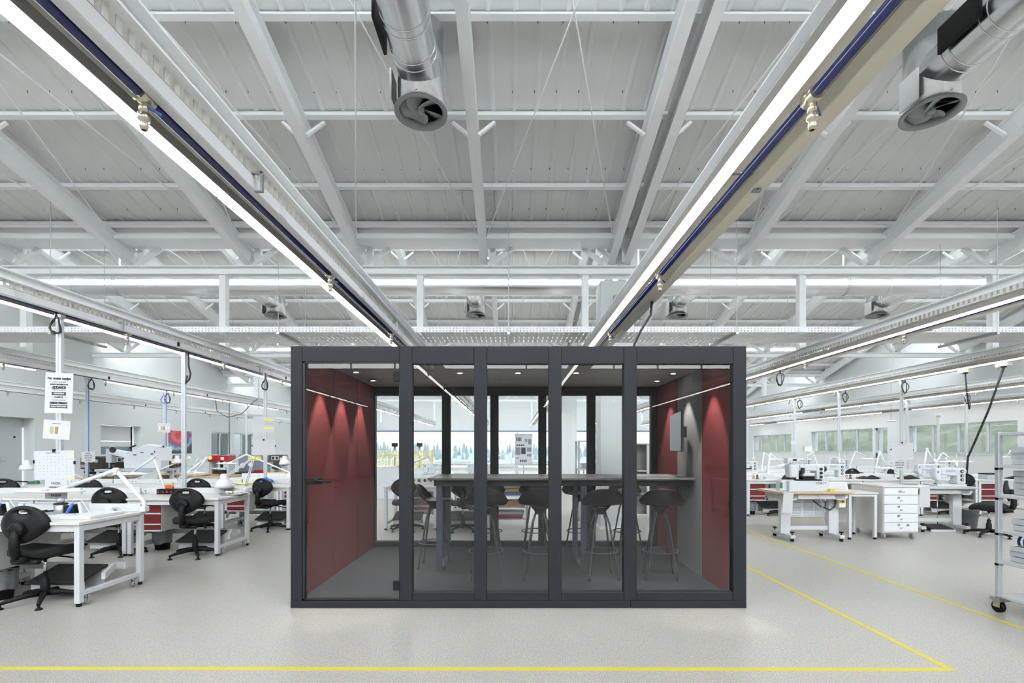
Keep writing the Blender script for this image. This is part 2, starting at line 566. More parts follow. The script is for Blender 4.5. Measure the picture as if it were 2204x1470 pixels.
# --- trusses / gutter beams / clerestory glazing ----------------------------
where_t = {0: 'along the back wall behind the camera', 1: 'over the benches behind the camera', 2: 'directly over the camera',
           3: 'just behind the booth, the nearest one in view', 4: 'second from the booth towards the far windows', 5: 'third from the booth towards the far windows', 6: 'right above the far window wall'}
POSTX = [S * x for x in (-9.45, -5.6, -1.78, 1.42, 5.62, 9.35)]
for k, yv in enumerate(VAL):
    t = thing('roof_truss', 'white steel lattice beam across the hall, ' + where_t[k], 'beam', (0, yv, 0))
    zc0, zc1 = H(3.37), H(3.53)
    # bottom chord: I section
    m = MB()
    m.box(XL + 0.02, XR - 0.02, -0.07, 0.07, zc0, zc0 + 0.014).box(XL + 0.02, XR - 0.02, -0.07, 0.07, zc1 - 0.014, zc1).box(XL + 0.02, XR - 0.02, -0.006, 0.006, zc0, zc1)
    m.build('bottom_chord', M['steel'], t)
    g0, g1 = H(3.90), H(4.16)
    MB().box(XL + 0.02, XR - 0.02, -0.42 * S, 0.05, g0, g1).build('gutter_beam', M['steel'], t)
    for x in RAFX:
        MB().box(x + 0.09, x + 0.19, 0.01, 0.09, zc1, g0).build('upright', M['steel'], t)
        sg = 1 if x < 0.5 else -1
        MB().bar((x + sg * 0.02, 0.03, zc1 + 0.01), (x + sg * 0.48, 0.03, g0 + 0.0), 0.07, 0.07, (0, 1, 0)).build('diagonal', M['steel'], t)
    if k >= 2:
        for x in POSTX:
            zp = H(1.87)
            pz = MB().box(x - 0.055, x + 0.055, -0.055, 0.055, zp, zc0 - 0.012)
            pz.box(x - 0.11, x + 0.11, -0.08, 0.08, zc0 - 0.014, zc0)
            pz.build('hanger_post', M['steel'], t)
    # glazing above the gutter, facing the camera side
    if k == len(VAL) - 1:
        continue
    ztop = zr(yv + MOD, yv + 0.1) + RB + 0.1
    w = structure('window_%d' % (k + 1), (0, yv + 0.02, 0))
    nb = 14
    step = (XR - XL) / nb
    MB().box(XL, XR, -0.03, 0.03, g1, g1 + 0.08).build('window_sill', M['alu'], w)
    MB().box(XL, XR, -0.03, 0.03, ztop - 0.08, ztop + 0.12).build('window_head', M['alu'], w)
    me_mul = MB().box(-0.035, 0.035, -0.05, 0.05, g1 + 0.08, ztop - 0.08).mesh('mullion', M['alu'])
    me_pane = MB().box(0.035, step - 0.035, -0.006, 0.006, g1 + 0.08, ztop - 0.08).mesh('pane', M['sky_glass'])
    for i in range(nb + 1):
        inst('mullion', me_mul, w, (XL + i * step, 0, 0))
    for i in range(nb):
        inst('pane', me_pane, w, (XL + i * step, 0, 0))

# --- side walls with their openings ----------------------------------------
def side_wall(name, X, sgn, openings, top=2.62):
    """wall in the yz plane at X, thickness outwards; openings = (y0, y1, z0, z1)"""
    w = structure(name)
    T = 0.35
    x0, x1 = (X - T, X) if sgn < 0 else (X, X + T)
    m = MB()
    y = YB - 0.3
    for (a, b, z0, z1) in sorted(openings):
        m.box(x0, x1, y, a, 0, top)
        if z0 > 0: m.box(x0, x1, a, b, 0, z0)
        m.box(x0, x1, a, b, z1, top)
        y = b
    m.box(x0, x1, y, YF + 0.3, 0, top)
    for yv in VAL[1:]:
        ya = yv - MOD
        za, zb = zr(yv, ya) + RB + 0.32, zr(yv, yv) + RB + 0.32
        pts = [(ya, top), (yv, top), (yv, zb), (ya, za)]
        m.prism(pts, x0, x1, 'x')
    m.build('wall_panel', M['wall'], w)
    return w

wyL = lambda u: -XL * F / (1102 - u)
wyR = lambda u: XR * F / (u - 1102)
zt, zb_ = 2.24, 1.22
opL = [(12.2, wyL(74), 0, 2.26), (wyL(217), wyL(303), 0, 2.20), (wyL(455), wyL(496), 0.9, 2.16), (wyL(501), wyL(545), 0.9, 2.16)]
wl = side_wall('wall_left', XL, -1, opL)
opR = [(wyR(2190), wyR(1953), 1.22, zt), (wyR(1910), wyR(1882), 0, zt), (wyR(1878), wyR(1745), 1.22, zt), (wyR(1703), wyR(1621), 1.2, 2.18)]
wr = side_wall('wall_right', XR, 1, opR)

win_n = [8]
def side_window(X, sgn, y0, y1, z0, z1, n, extra=None):
    w = structure('window_%d' % win_n[0]); win_n[0] += 1
    xo = X + sgn * 0.12
    m = MB()
    m.box(xo - 0.03, xo + 0.03, y0, y1, z0, z0 + 0.05).box(xo - 0.03, xo + 0.03, y0, y1, z1 - 0.05, z1)
    m.box(xo - 0.03, xo + 0.03, y0, y0 + 0.05, z0 + 0.05, z1 - 0.05).box(xo - 0.03, xo + 0.03, y1 - 0.05, y1, z0 + 0.05, z1 - 0.05)
    m.build('window_frame', M['alu'], w)
    st = (y1 - y0) / n
    for i in range(1, n):
        MB().box(xo - 0.035, xo + 0.035, y0 + i * st - 0.03, y0 + i * st + 0.03, z0 + 0.05, z1 - 0.05).build('mullion', M['alu'], w)
    for i in range(n):
        MB().box(xo - 0.004, xo + 0.004, y0 + i * st + 0.03, y0 + (i + 1) * st - 0.03, z0 + 0.05, z1 - 0.05).build('pane', M['window_glass'], w)
    MB().box(X - 0.03 if sgn > 0 else X - 0.12, X + 0.12 if sgn > 0 else X + 0.03, y0, y1, z0 - 0.03, z0).build('window_sill', M['wall'], w)
    return w
side_window(XR, 1, opR[0][0], opR[0][1], 1.22, zt, 4)
side_window(XR, 1, opR[2][0], opR[2][1], 1.22, zt, 4)
side_window(XR, 1, opR[3][0], opR[3][1], 1.2, 2.18, 5)
side_window(XL, -1, opL[2][0], opL[2][1], 0.9, 2.16, 2)
side_window(XL, -1, opL[3][0], opL[3][1], 0.9, 2.16, 2)

def lever(parent, p, d):
    m = MB(); m.box(p[0] - 0.012, p[0] + 0.012, p[1] - 0.03, p[1] + 0.03, p[2] - 0.11, p[2] + 0.11)
    m.tube([(p[0], p[1], p[2]), (p[0] + d * 0.05, p[1], p[2]), (p[0] + d * 0.05, p[1] + 0.13, p[2])], 0.01, 6)
    m.build('door_handle', M['galv'], parent)

# glazed door in the right wall
d = structure('door_1')
ya, yb = opR[1][0], opR[1][1]
m = MB(); xo = XR + 0.1
m.box(xo - 0.03, xo + 0.03, ya, ya + 0.09, 0, zt).box(xo - 0.03, xo + 0.03, yb - 0.09, yb, 0, zt).box(xo - 0.03, xo + 0.03, ya, yb, zt - 0.1, zt).box(xo - 0.03, xo + 0.03, ya, yb, 0, 1.2)
m.build('door_frame', M['alu'], d)
MB().box(xo - 0.004, xo + 0.004, ya + 0.09, yb - 0.09, 1.2, zt - 0.1).build('pane', M['window_glass'], d)
lever(d, (xo - 0.04, yb - 0.12, 1.02), -1)

# recessed grey double door in the left wall
d = structure('door_2')
xo = XL - 0.33
m = MB().box(xo - 0.04, xo, 12.2, opL[0][1] - 0.02, 0.005, 2.0)
m.build('door_leaf', M['door'], d)
MB().box(xo - 0.05, xo + 0.01, 12.2, opL[0][1], 2.0, 2.26).build('transom_panel', M['door'], d)
MB().box(xo - 0.02, xo + 0.002, 13.07, 13.085, 0.01, 2.0).build('door_gap', M['dark_metal'], d)
lever(d, (xo + 0.012, 13.2, 1.05), 1)
MB().cyl((xo, 13.62, 1.72), (xo + 0.01, 13.62, 1.72), 0.03, n=10).build('door_number_disc', M['ink'], d)

# sectional gate with two small windows
d = structure('door_3')
ya, yb = opL[1][0], opL[1][1]
for i in range(4):
    MB().box(xo, xo + 0.05, ya, yb - 0.02, 0.005 + i * 0.55, 0.545 + i * 0.55).build('gate_panel', M['wall'], d, 0.006)
gl = mat('gate_window', rgb(96, 112, 122), 0.1)
for a, b in ((0.08, 0.40), (0.50, 0.92)):
    q = MB().box(xo + 0.05, xo + 0.06, ya + a * (yb - ya), ya + b * (yb - ya), 1.20, 1.46).build('gate_window', gl, d, 0.004)
MB().box(xo + 0.05, xo + 0.08, yb - 0.12, yb - 0.09, 0.0, 2.19).build('gate_guide', M['dark_metal'], d)

# rooms behind the left windows and outdoor bank behind the right ones
for (a, b, z0, z1) in opL[2:]:
    m = MB().box(XL - 1.8, XL - 1.7, a - 0.6, b + 0.6, 0, 2.62)
m = MB()
m.box(XL - 2.2, XL - 2.1, 21.0, 27.4, 0, 2.62).box(XL - 2.2, XL - 0.35, 20.9, 21.0, 0, 2.62).box(XL - 2.2, XL - 0.35, 27.4, 27.5, 0, 2.62)
m.box(XL - 2.2, XL - 0.35, 20.9, 27.5, -0.1, 0.0)
m.build('wall_office', M['wall'])['kind'] = 'structure'
for i, (a, b, z0, z1) in enumerate(opL[2:]):
    bl = MB()
    n = 20
    if i == 0: ra, rb = a + 0.06, b - 0.06
    else: ra, rb = a + 0.62 * (b - a), b - 0.06
    for k in range(n):
        z = z0 + 0.06 + k * (z1 - z0 - 0.12) / n
        bl.box(XL - 0.2, XL - 0.17, ra, rb, z, z + 0.045)
    tag(bl.build('window_blind', M['blind']), ('pale blue-grey blind in the window by the red press', 'pale blue-grey blind beside the dark office plant')[i], 'blind')

# --- far wall with the long window band --------------------------------------
wf = structure('wall_back')
m = MB()
ZW = 2.50
m.box(XL - 0.3, XR + 0.3, YF, YF + 0.3, ZW, H(4.2))
m.box(XL - 0.3, XR + 0.3, YF, YF + 0.3, 0, 0.12)
m.box(XL - 0.3, -9.2, YF, YF + 0.3, 0, ZW).box(12.3, XR + 0.3, YF, YF + 0.3, 0, ZW)
m.build('wall_panel', M['wall'], wf)
w = structure('window_%d' % win_n[0]); win_n[0] += 1
MB().box(-9.2, 12.3, YF - 0.05, YF + 0.1, ZW - 0.06, ZW + 0.03).build('window_head', mat('blue_grey_frame', rgb(110, 128, 150), 0.4), w)
MB().box(-9.2, 12.3, YF - 0.05, YF + 0.1, 0.12, 0.2).build('window_sill', M['alu'], w)
nx = 9; st = (12.3 + 9.2) / nx
for i in range(nx + 1):
    MB().box(-9.2 + i * st - 0.04, -9.2 + i * st + 0.04, YF - 0.04, YF + 0.1, 0.2, ZW - 0.06).build('mullion', M['alu'], w)
for i in range(nx):
    MB().box(-9.2 + i * st + 0.04, -9.2 + (i + 1) * st - 0.04, YF + 0.03, YF + 0.04, 0.2, ZW - 0.06).build('pane', M['window_glass'], w)
# wall behind the camera
wb = structure('wall_front')
MB().box(XL - 0.3, XR + 0.3, YB - 0.3, YB - 0.05, 0, H(4.2)).build('wall_panel', M['wall'], wb)

# --- outdoors: forest hills beyond the far windows, distance haze painted into their colour, green bank at the right
M['hill'] = mat('forest_haze_colour', rgb(150, 164, 168), 0.9, var=0.18, scale=0.05)
def hillz(x, y):
    return -3 + 6 * math.sin(x * 0.006 + 2.6) + 1.6 * math.sin(x * 0.021)
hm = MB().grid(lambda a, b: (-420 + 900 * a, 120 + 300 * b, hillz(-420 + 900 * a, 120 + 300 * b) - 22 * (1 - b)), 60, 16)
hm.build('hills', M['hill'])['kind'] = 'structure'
tr = MB()
for i in range(420):
    x = random.uniform(-260, 300); y = random.uniform(330, 415)
    z = hillz(x, y) - 22 * (1 - (y - 120) / 300)
    hh = random.uniform(5, 9)
    tr.cyl((x, y, z - 0.5), (x, y, z + hh), hh * 0.22, 0.05, n=6, caps=False)
tag(tr.build('forest', mat('conifer_haze_colour', rgb(146, 160, 164), 0.9, var=0.2, scale=0.1)), 'conifers with haze in their pale blue-green colour along the hill beyond the far windows', 'trees', kind='stuff')  # distance haze is part of the pale tree colour
M['bank'] = mat('green_bank', rgb(92, 100, 84), 0.9, var=0.75, scale=2.2)
MB().grid(lambda a, b: (XR + 1.8 + 7 * b, 2 + 40 * a, 0.4 + 3.2 * b + 0.35 * math.sin(a * 47) * b + 0.25 * math.sin(a * 91 + b * 9)), 80, 14).build('bank_outside', M['bank'])['kind'] = 'structure'
MB().box(-60, 60, YF + 0.3, YF + 12, -0.4, -0.05).build('terrace_ground', mat('pale_terrace', rgb(190, 192, 190), 0.8))['kind'] = 'structure'

# clad columns in the line of the roof joint
def column(x0, x1, y0, y1, z1, label):
    t = thing('clad_column', label, 'column', ((x0 + x1) / 2, (y0 + y1) / 2, 0))
    hx, hy = (x1 - x0) / 2, (y1 - y0) / 2
    MB().box(-hx, hx, -hy, hy, 0, z1).build('cladding', M['wall'], t, 0.006)
    MB().box(-hx - 0.006, hx + 0.006, -hy - 0.006, hy + 0.006, 0, 0.06).build('skirting', M['steel'], t)
    for sx in (-0.12, 0.12):
        MB().box(sx - 0.07, sx + 0.07, -0.07, 0.07, z1, H(3.36)).build('column_head', M['steel'], t)
    return t
c1 = column(1.52, 2.10, 8.30, 8.75, 4.28, 'broad white clad column standing right behind the booth')
m = MB().box(-0.08, 0.08, -0.3, -0.225, 3.86, 4.02)
m.box(-0.05, 0.05, -0.34, -0.3, 3.90, 3.97)
m.build('sensor_box', M['machine_grey'], c1, 0.01)
c2 = column(1.62, 2.08, 15.55, 16.0, 4.28, 'white clad column farther back, seen through the booth glass')
# ------------------------------------------------------------------ suspended service lines
Y0S, Y1S = VAL[1] - 1.0, YF - 1.2
LS = Y1S - Y0S
LINES = {
    'L1': (-1.82, 'over the left half of the booth'),
    'R1': (1.23, 'over the right half of the booth'),
    'L2': (-5.51, 'above the bench row left of the booth'),
    'L3': (-9.64, 'second bench line left of the booth'),
    'L4': (-14.3, 'along the left wall with the grey doors'),
    'R2': (5.34, 'above the sewing tables right of the booth'),
    'R3': (8.93, 'second line right of the booth'),
    'R4': (12.9, 'third line right of the booth'),
    'R5': (16.45, 'along the right wall with the windows'),
}
LINEX = {k: v[0] * S for k, v in LINES.items()}
def sub(x, h): return (x * S, H(h))

ibm = MB(); bw = 0.14 * S; hb0, hb1 = 1.758, 1.866
ibm.box(-bw / 2, bw / 2, 0, LS, 0, 0.01).box(-bw / 2, bw / 2, 0, LS, (hb1 - hb0) * S - 0.01, (hb1 - hb0) * S).box(-0.005, 0.005, 0, LS, 0.01, (hb1 - hb0) * S - 0.01)
ib_me = ibm.mesh('beam', M['steel'])
# cable tray trough: bottom + two pierced sides
TW = 0.28 * S; TH = 0.066 * S
tb_me = MB().box(0, TW, 0, LS, 0, 0.0015).mesh('tray_bottom', M['tray'])
ts_me = MB().box(0, 0.0015, 0, LS, 0, TH).mesh('tray_side', M['tray_side'])
tr_h = 0.088 * S; tr_w = 0.06 * S
led_len = 1.48
hs_me = MB().prism([(-0.035, 0.012), (0.035, 0.012), (0.035, 0.06), (-0.035, 0.06)], 0, led_len - 0.01, 'y').mesh('lamp_housing', M['housing'])
df_me = MB().prism([(-0.027, 0), (0.027, 0), (0.03, 0.012), (-0.03, 0.012)], 0.004, led_len - 0.014, 'y').mesh('diffuser', M['led'])
# ball valve tap on the air pipe
def tap_mesh():
    m = MB()
    m.cyl((0, -0.035, 0), (0, 0.035, 0), 0.032, n=12)
    m.cyl((0, 0, -0.02), (0, 0, -0.07), 0.018, n=10)
    m.lathe([(0.012, -0.07), (0.022, -0.07), (0.022, -0.095), (0.014, -0.1), (0.017, -0.12), (0.012, -0.135), (0.008, -0.135)], 12)
    m.cyl((-0.04, 0, 0.0), (-0.02, 0, 0.0), 0.012, n=8)
    return m.mesh('ball_valve', M['brass'])
tap_me = tap_mesh()
hd_me = MB().bar((0.018, 0, -0.045), (0.05, 0.03, -0.055), 0.012, 0.006).mesh('valve_lever', M['blue'])
hook = MB()
hook.box(-0.12, 0.115, -0.010, 0.010, 0.055, 0.066).box(0.104, 0.116, -0.010, 0.010, -0.035, 0.066).box(0.07, 0.116, -0.011, 0.011, -0.042, -0.034)
hook_me = hook.mesh('hanger_bracket', M['galv'])

for key, (x, wh) in LINES.items():
    X = x * S                      # centre of the lamp; the other services sit right of it
    near = key in ('L1', 'R1', 'L2', 'R2')
    left = key[0] == 'L'
    xb = X + 0.20 * S if left else X + 0.12 * S        # beam centre
    tag(inst('service_beam', ib_me, None, (xb, Y0S, H(hb0))), 'white suspended steel beam ' + wh, 'beam', 'suspended service beams')
    # cable tray
    t = thing('cable_tray', 'pale perforated cable tray under the beam ' + wh, 'cable tray', (X, Y0S, H(1.69)), 0, 'cable trays under the service beams')
    x_t = -0.06 * S if left else 0.035 * S
    inst('tray_bottom', tb_me, t, (x_t, 0, 0)); inst('tray_side', ts_me, t, (x_t, 0, 0)); inst('tray_side', ts_me, t, (x_t + TW - 0.0015, 0, 0))
    # trunking
    tx = (0.165 if left else 0.245) * S
    tw = tr_w if left else 0.10 * S
    tmat = M['white_trunk'] if left else M['cream']
    t = thing('power_trunking', ('white' if left else 'cream') + ' power trunking with covers hung ' + wh, 'trunking', (X + tx, Y0S, H(1.60)), 0, 'power trunkings')
    MB().box(0, tw, 0, LS, 0, tr_h).build('channel', tmat, t, 0.006)
    n = int(LS / 1.6)
    lid_me = MB().box(tw - 0.002, tw + 0.004, 0, 0.09, 0.008, tr_h - 0.008).mesh('socket_cover', M['plastic_white'])
    for i in range(n):
        yy = 1.0 + i * 1.6
        inst('socket_cover', lid_me, t, (0, yy, 0))
        if key in ('L2', 'L3', 'L4') and i % 2 == 0:
            inst('breaker', MB().box(tw, tw + 0.012, 0, 0.035, 0.015, tr_h - 0.01).mesh('breaker', M['black']), t, (0, yy + 0.6, 0))
    # lamps
    if key != 'L4':
        t = thing('linear_light', 'continuous white linear ceiling light ' + wh, 'ceiling light', (X, Y0S, H(1.575)), 0, 'linear ceiling lights')
        i = 0; y = 0.0
        while y + led_len < LS:
            if key in ('L1', 'R1', 'L2', 'R2', 'R3') or (i % 6) != 5:
                h_o = inst('lamp_housing', hs_me, t, (0, y, 0))
                inst('diffuser', df_me, h_o)
            i += 1; y += led_len
    # compressed-air pipe with taps
    xp = X + (0.132 if left else 0.147) * S
    t = thing('air_pipe', 'blue compressed-air pipe with nickel taps ' + wh, 'pipe', (xp, Y0S, H(1.615)), 0, 'compressed-air pipes')
    MB().cyl((0, 0, 0), (0, LS, 0), 0.021, n=14).build('pipe', M['blue_pipe'], t)
    for yt in [1.95 + 2.0 * i for i in range(-4, 13)]:
        yy = yt - Y0S
        if 0.3 < yy < LS - 0.3:
            v = inst('ball_valve', tap_me, t, (0, yy, -0.002))
            inst('valve_lever', hd_me, v)
    if near:
        for yy in [2.62 + 3.1 * i - Y0S for i in range(-2, 7)]:
            inst('hanger_bracket', hook_me, t, (0.02, yy, 0.01))

# ------------------------------------------------------------------ broad cable tray across the hall
yt0, yt1, zt_ = 8.2 * S, 9.0 * S, H(1.97)
t = thing('cross_cable_tray', 'wide white slotted cable tray crossing the hall above the booth', 'cable tray', (0, yt0, zt_))
MB().box(XL + 0.1, XR - 0.1, 0, yt1 - yt0, 0, 0.002).build('tray_bottom', M['xtray'], t)
for yy in (0, yt1 - yt0):
    MB().box(XL + 0.1, XR - 0.1, yy - 0.002, yy, 0, 0.085).build('tray_side', perforated_mat('pierced_side', rgb(224, 226, 228), (0.05, 0, 0.04), (0.016, 0, 0.012), 0.4), t)
for sx in (-11.6, -7.8, -3.95, -0.06, 3.8, 8.2, 12):
    x = sx * S
    MB().box(x - 0.02, x + 0.02, -0.05, yt1 - yt0 + 0.25, -0.04, -0.004).build('strut', M['galv'], t)
    for yy in (-0.03, yt1 - yt0 + 0.22):
        zz = zr(VAL[3], yt0 + yy) + RB
        MB().cyl((x, yy, -0.04), (x, yy, zz - zt_), 0.004, n=5, caps=False).build('hanger_rod', M['galv'], t)

# ------------------------------------------------------------------ round ducts with fan drops
DR = 0.255 * S
sec_len = 1.75 * S
sec = MB().cyl((0, 0, 0), (sec_len, 0, 0), DR, n=32, caps=False)
sec_me = sec.mesh('duct_section', M['duct'])
coll = MB()
for dx in (0.0, 0.06):
    coll.lathe([(DR - 0.002, -0.006), (DR + 0.007, -0.004), (DR + 0.007, 0.004), (DR - 0.002, 0.006)], 32, Matrix.Translation((dx, 0, 0)) @ Euler((0, PI / 2, 0)).to_matrix().to_4x4())
coll_me = coll.mesh('duct_collar', M['duct'])
dw = {0: 'over the benches behind the camera', 1: 'above the picture in front of the booth', 2: 'behind the nearest roof truss', 3: 'in the second roof bay behind the booth', 4: 'in the farthest roof bay'}
ZD = H(4.24)
for k in range(1, 6):
    yd = VAL[k] + 3.2 * S
    if k == 5: continue
    lab = {1: 'bright round air duct over the benches behind the camera', 2: 'bright round air duct over the floor in front of the booth', 3: 'bright round air duct crossing just behind the nearest roof truss', 4: 'bright round air duct crossing in the farther roof bay'}[k]
    t = thing('air_duct', lab, 'duct', (0, yd, ZD))
    x = XL + 2.2
    while x < XR - 2.5:
        s_ = inst('duct_section', sec_me, t, (x, 0, 0))
        inst('duct_collar', coll_me, s_)
        x += sec_len
    for xx in (-9, -3.6, 2.9, 7.6, 11):
        zz = zr(VAL[k + 1], yd) + RB - ZD
        m = MB().box(xx - 0.02, xx + 0.02, -0.004, 0.004, DR, zz)
        m.lathe([(DR + 0.002, -0.02), (DR + 0.008, -0.02), (DR + 0.008, 0.02), (DR + 0.002, 0.02)], 24, Matrix.Translation((xx, 0, 0)) @ Euler((0, PI / 2, 0)).to_matrix().to_4x4())
        m.build('duct_strap', M['galv'], t)

def fan_drop(label, x, k):
    yd = VAL[k] + 3.2 * S; yu = VAL[k] + 4.63 * S
    z0, z1 = H(3.84), H(4.78)
    t = thing('fan_unit', label, 'fan', (x, yu, z0), 0, 'duct fan drops')
    R = 0.26 * S
    zc = ZD - z0
    if 'fd' not in KIDS:
        d = {}
        d['shell'] = MB().lathe([(R - 0.004, 0.0), (R, 0.0), (R, z1 - z0), (0.0, z1 - z0 + 0.002)], 40).mesh('shell', M['duct'])
        d['flange'] = MB().lathe([(R - 0.01, 0.05), (R - 0.012, 0.0), (R + 0.035, -0.012), (R + 0.035, 0.012), (R, 0.02)], 40).mesh('flange_ring', M['fan'])
        d['inner'] = MB().lathe([(R - 0.008, 0.0), (R - 0.008, 0.34), (0.0, 0.34)], 32).mesh('throat', M['dark_metal'])
        Lb = (yu - yd) - DR * 0.3
        d['branch'] = MB().cyl((0, -Lb, zc), (0, -0.04, zc), DR * 0.93, n=32, caps=False).mesh('branch_pipe', M['duct'])
        cm = MB()
        for q in (0.0,):
            cm.lathe([(DR * 0.93, -0.005), (DR * 0.93 + 0.006, -0.003), (DR * 0.93 + 0.006, 0.003), (DR * 0.93, 0.005)], 32,
                     Matrix.Translation((0, 0, zc)) @ Euler((PI / 2, 0, 0)).to_matrix().to_4x4())
        d['collars'] = cm.mesh('pipe_seam', M['duct'])
        d['hub'] = MB().lathe([(0.0, -0.005), (0.03, -0.004), (0.035, 0.01), (0.035, 0.1), (0, 0.1)], 18).mesh('hub', M['fan'])
        bl = MB()
        def fb(a, b):
            r = 0.03 + a * (R - 0.045)
            wdt = 0.05 + 0.085 * math.sin(PI * (0.25 + 0.6 * a))
            s_ = (b - 0.5) * 2
            tw = 0.75 - 0.3 * a
            return (r, s_ * wdt * math.cos(tw) * 0.8 + 0.04 * a, 0.045 + s_ * wdt * math.sin(tw) * 0.6)
        bl.grid(fb, 6, 4)
        d['blade'] = bl.mesh('blade', M['fan'], thick=0.004)
        d['guard'] = MB().tube([(0, 0, 0.10), (R - 0.01, 0, 0.12)], 0.005, 5).tube([(0, 0, 0.10), (-R * 0.5, R * 0.85, 0.12)], 0.005, 5).tube([(0, 0, 0.10), (-R * 0.5, -R * 0.85, 0.12)], 0.005, 5).mesh('motor_strut', M['fan'])
        d['plate'] = MB().box(-R - 0.05, -R - 0.03, -0.16, 0.06, 0.03, 0.33).mesh('mounting_plate', M['steel'])
        d['damper'] = MB().box(-DR - 0.05, -DR - 0.02, -0.78, -0.38, zc - 0.08, zc + 0.16).mesh('damper_plate', M['black'])
        KIDS['fd'] = d
    d = KIDS['fd']
    inst('shell', d['shell'], t); inst('flange_ring', d['flange'], t); inst('throat', d['inner'], t)
    b_ = inst('branch_pipe', d['branch'], t); [inst('pipe_seam', d['collars'], b_, (0, -q, 0)) for q in (0.34, 0.42, 0.7, 0.78)]
    if k == 2: inst('damper_plate', d['damper'], b_)
    h_ = inst('hub', d['hub'], t)
    for i in range(5):
        inst('blade', d['blade'], h_, (0, 0, 0), (0, 0, 2 * PI * i / 5 + 0.5))
    inst('motor_strut', d['guard'], t)
    inst('mounting_plate', d['plate'], t)
    return t
FX = [-12.6, -6.87, -1.04, 4.8, 10.6]
fan_drop('silver fan outlet hanging at the top over the booth front, left of the central rafter', FX[2] * S, 2)
fan_drop('silver fan outlet at the top right corner beside the cream trunking', FX[3] * S, 2)
names = ['', 'small silver fan outlet below the duct, left of the booth', 'small silver fan outlet below the duct, above the booth middle', 'small silver fan outlet below the duct, beside the white clad column', 'small silver fan outlet below the duct, above the right-hand sewing tables']
for i in (1, 2, 3, 4):
    fan_drop(names[i], FX[i] * S, 3)
fan_drop('tiny silver fan outlet under the far duct, right of the booth', 9.9 * S, 4)
# ------------------------------------------------------------------ meeting booth
M['booth'] = mat('booth_slate_laminate', rgb(31, 34, 40), 0.55, var=0.05, scale=18, bump=0.06, bscale=200, spec=0.3)
M['booth_black'] = mat('booth_black_gasket', rgb(18, 18, 20), 0.5)
M['booth_red'] = mat('booth_red_felt', rgb(98, 11, 16), 0.9, var=0.04, scale=40, bump=0.02, bscale=900)
M['booth_grey'] = mat('booth_grey_felt', rgb(110, 112, 112), 0.9, var=0.05, scale=40)
M['booth_ceiling'] = mat('booth_ceiling_grey', rgb(160, 158, 154), 0.6, var=0.02)
M['carpet'] = mat('booth_charcoal_carpet', rgb(46, 48, 53), 0.95, var=0.28, scale=90, bump=0.6, bscale=300)
M['booth_glass'] = glass_mat('booth_glass', (0.965, 0.97, 0.97, 1), 1.52)
M['downlight'] = emit_mat('downlight_led', (1.0, 0.95, 0.86, 1), 30.0)
BY = 4.233; BS = F / BY
def bx_(u): return (u - 1102.0) / BS
def bz_(v): return CZ - (v - 965.0) / BS
BX0, BX1, BZ1 = bx_(625), bx_(1607), bz_(745)
BD = 2.42                       # depth
BYB = BY + BD
IX0, IX1 = BX0 + 0.07, BX1 - 0.085
FZ, CZI = 0.065, 2.235          # inner floor and ceiling
booth = thing('meeting_booth', 'dark slate glazed meeting booth with red walls in the middle of the hall', 'booth', ((BX0 + BX1) / 2, BY + BD / 2, 0))
ob = booth.location
def bpart(name, x0, x1, y0, y1, z0, z1, m_, parent=None, bev=0.003):
    o = MB().box(x0 - ob.x, x1 - ob.x, y0 - ob.y, y1 - ob.y, z0, z1).build(name, m_, parent or booth, bev)
    return o
FT = 0.09                       # frame depth
zg0, zg1 = bz_(1275), bz_(783)
zpl = bz_(1293)
# plinth in two lengths, header and sill rails between the uprights
bpart('plinth', BX0, bx_(1357), BY, BY + FT, 0.0, zpl - 0.002, M['booth'])
bpart('plinth', bx_(1357) + 0.002, BX1, BY, BY + FT, 0.0, zpl - 0.002, M['booth'])
ups = [(625, 650), (860, 887), (1020, 1048), (1181, 1209), (1343, 1371), (1578, 1607)]
for a, b in ups:
    bpart('upright', bx_(a) + 0.001, bx_(b) - 0.001, BY, BY + FT, zpl, BZ1, M['booth'])
gaps = [(650, 860), (887, 1020), (1048, 1181), (1209, 1343), (1371, 1578)]
for i, (a, b) in enumerate(gaps):
    bpart('header_rail', bx_(a) + 0.001, bx_(b) - 0.001, BY, BY + FT, bz_(778) if i == 0 else zg1, BZ1, M['booth'])
    if i:
        bpart('sill_rail', bx_(a) + 0.001, bx_(b) - 0.001, BY, BY + FT, zpl, zg0, M['booth'])
        bpart('glass_pane', bx_(a), bx_(b), BY + 0.035, BY + 0.045, zg0, zg1, M['booth_glass'], bev=0)
# door: black gasket frame, glass leaf, handle, two hinges
door = bpart('door', bx_(657), bx_(859), BY + 0.02, BY + 0.03, bz_(1289), bz_(781), M['booth_glass'], bev=0)
m = MB()
for (x0, x1, z0, z1) in ((651, 656, 1292, 778), (858.5, 861, 1292, 778), (651, 861, 781, 778), (651, 861, 1292, 1289)):
    m.box(bx_(x0) - ob.x, bx_(x1) - ob.x, BY + 0.004 - ob.y, BY + 0.05 - ob.y, bz_(z0), bz_(z1))
m.build('door_gasket', M['booth_black'], booth)
dm = MB()
dm.box(bx_(656) - ob.x, bx_(692) - ob.x, BY - 0.012 - ob.y, BY + 0.02 - ob.y, bz_(1042), bz_(1028))
hd = dm.build('handle', M['black'], door, 0.006)
hm2 = MB().tube([(bx_(683) - ob.x, BY - 0.01 - ob.y, bz_(1034)), (bx_(683) - ob.x, BY - 0.06 - ob.y, bz_(1034)), (bx_(690) - ob.x, BY - 0.068 - ob.y, bz_(1034)), (bx_(719) - ob.x, BY - 0.068 - ob.y, bz_(1036))], 0.011, 10)
hm2.build('lever', M['black'], hd)
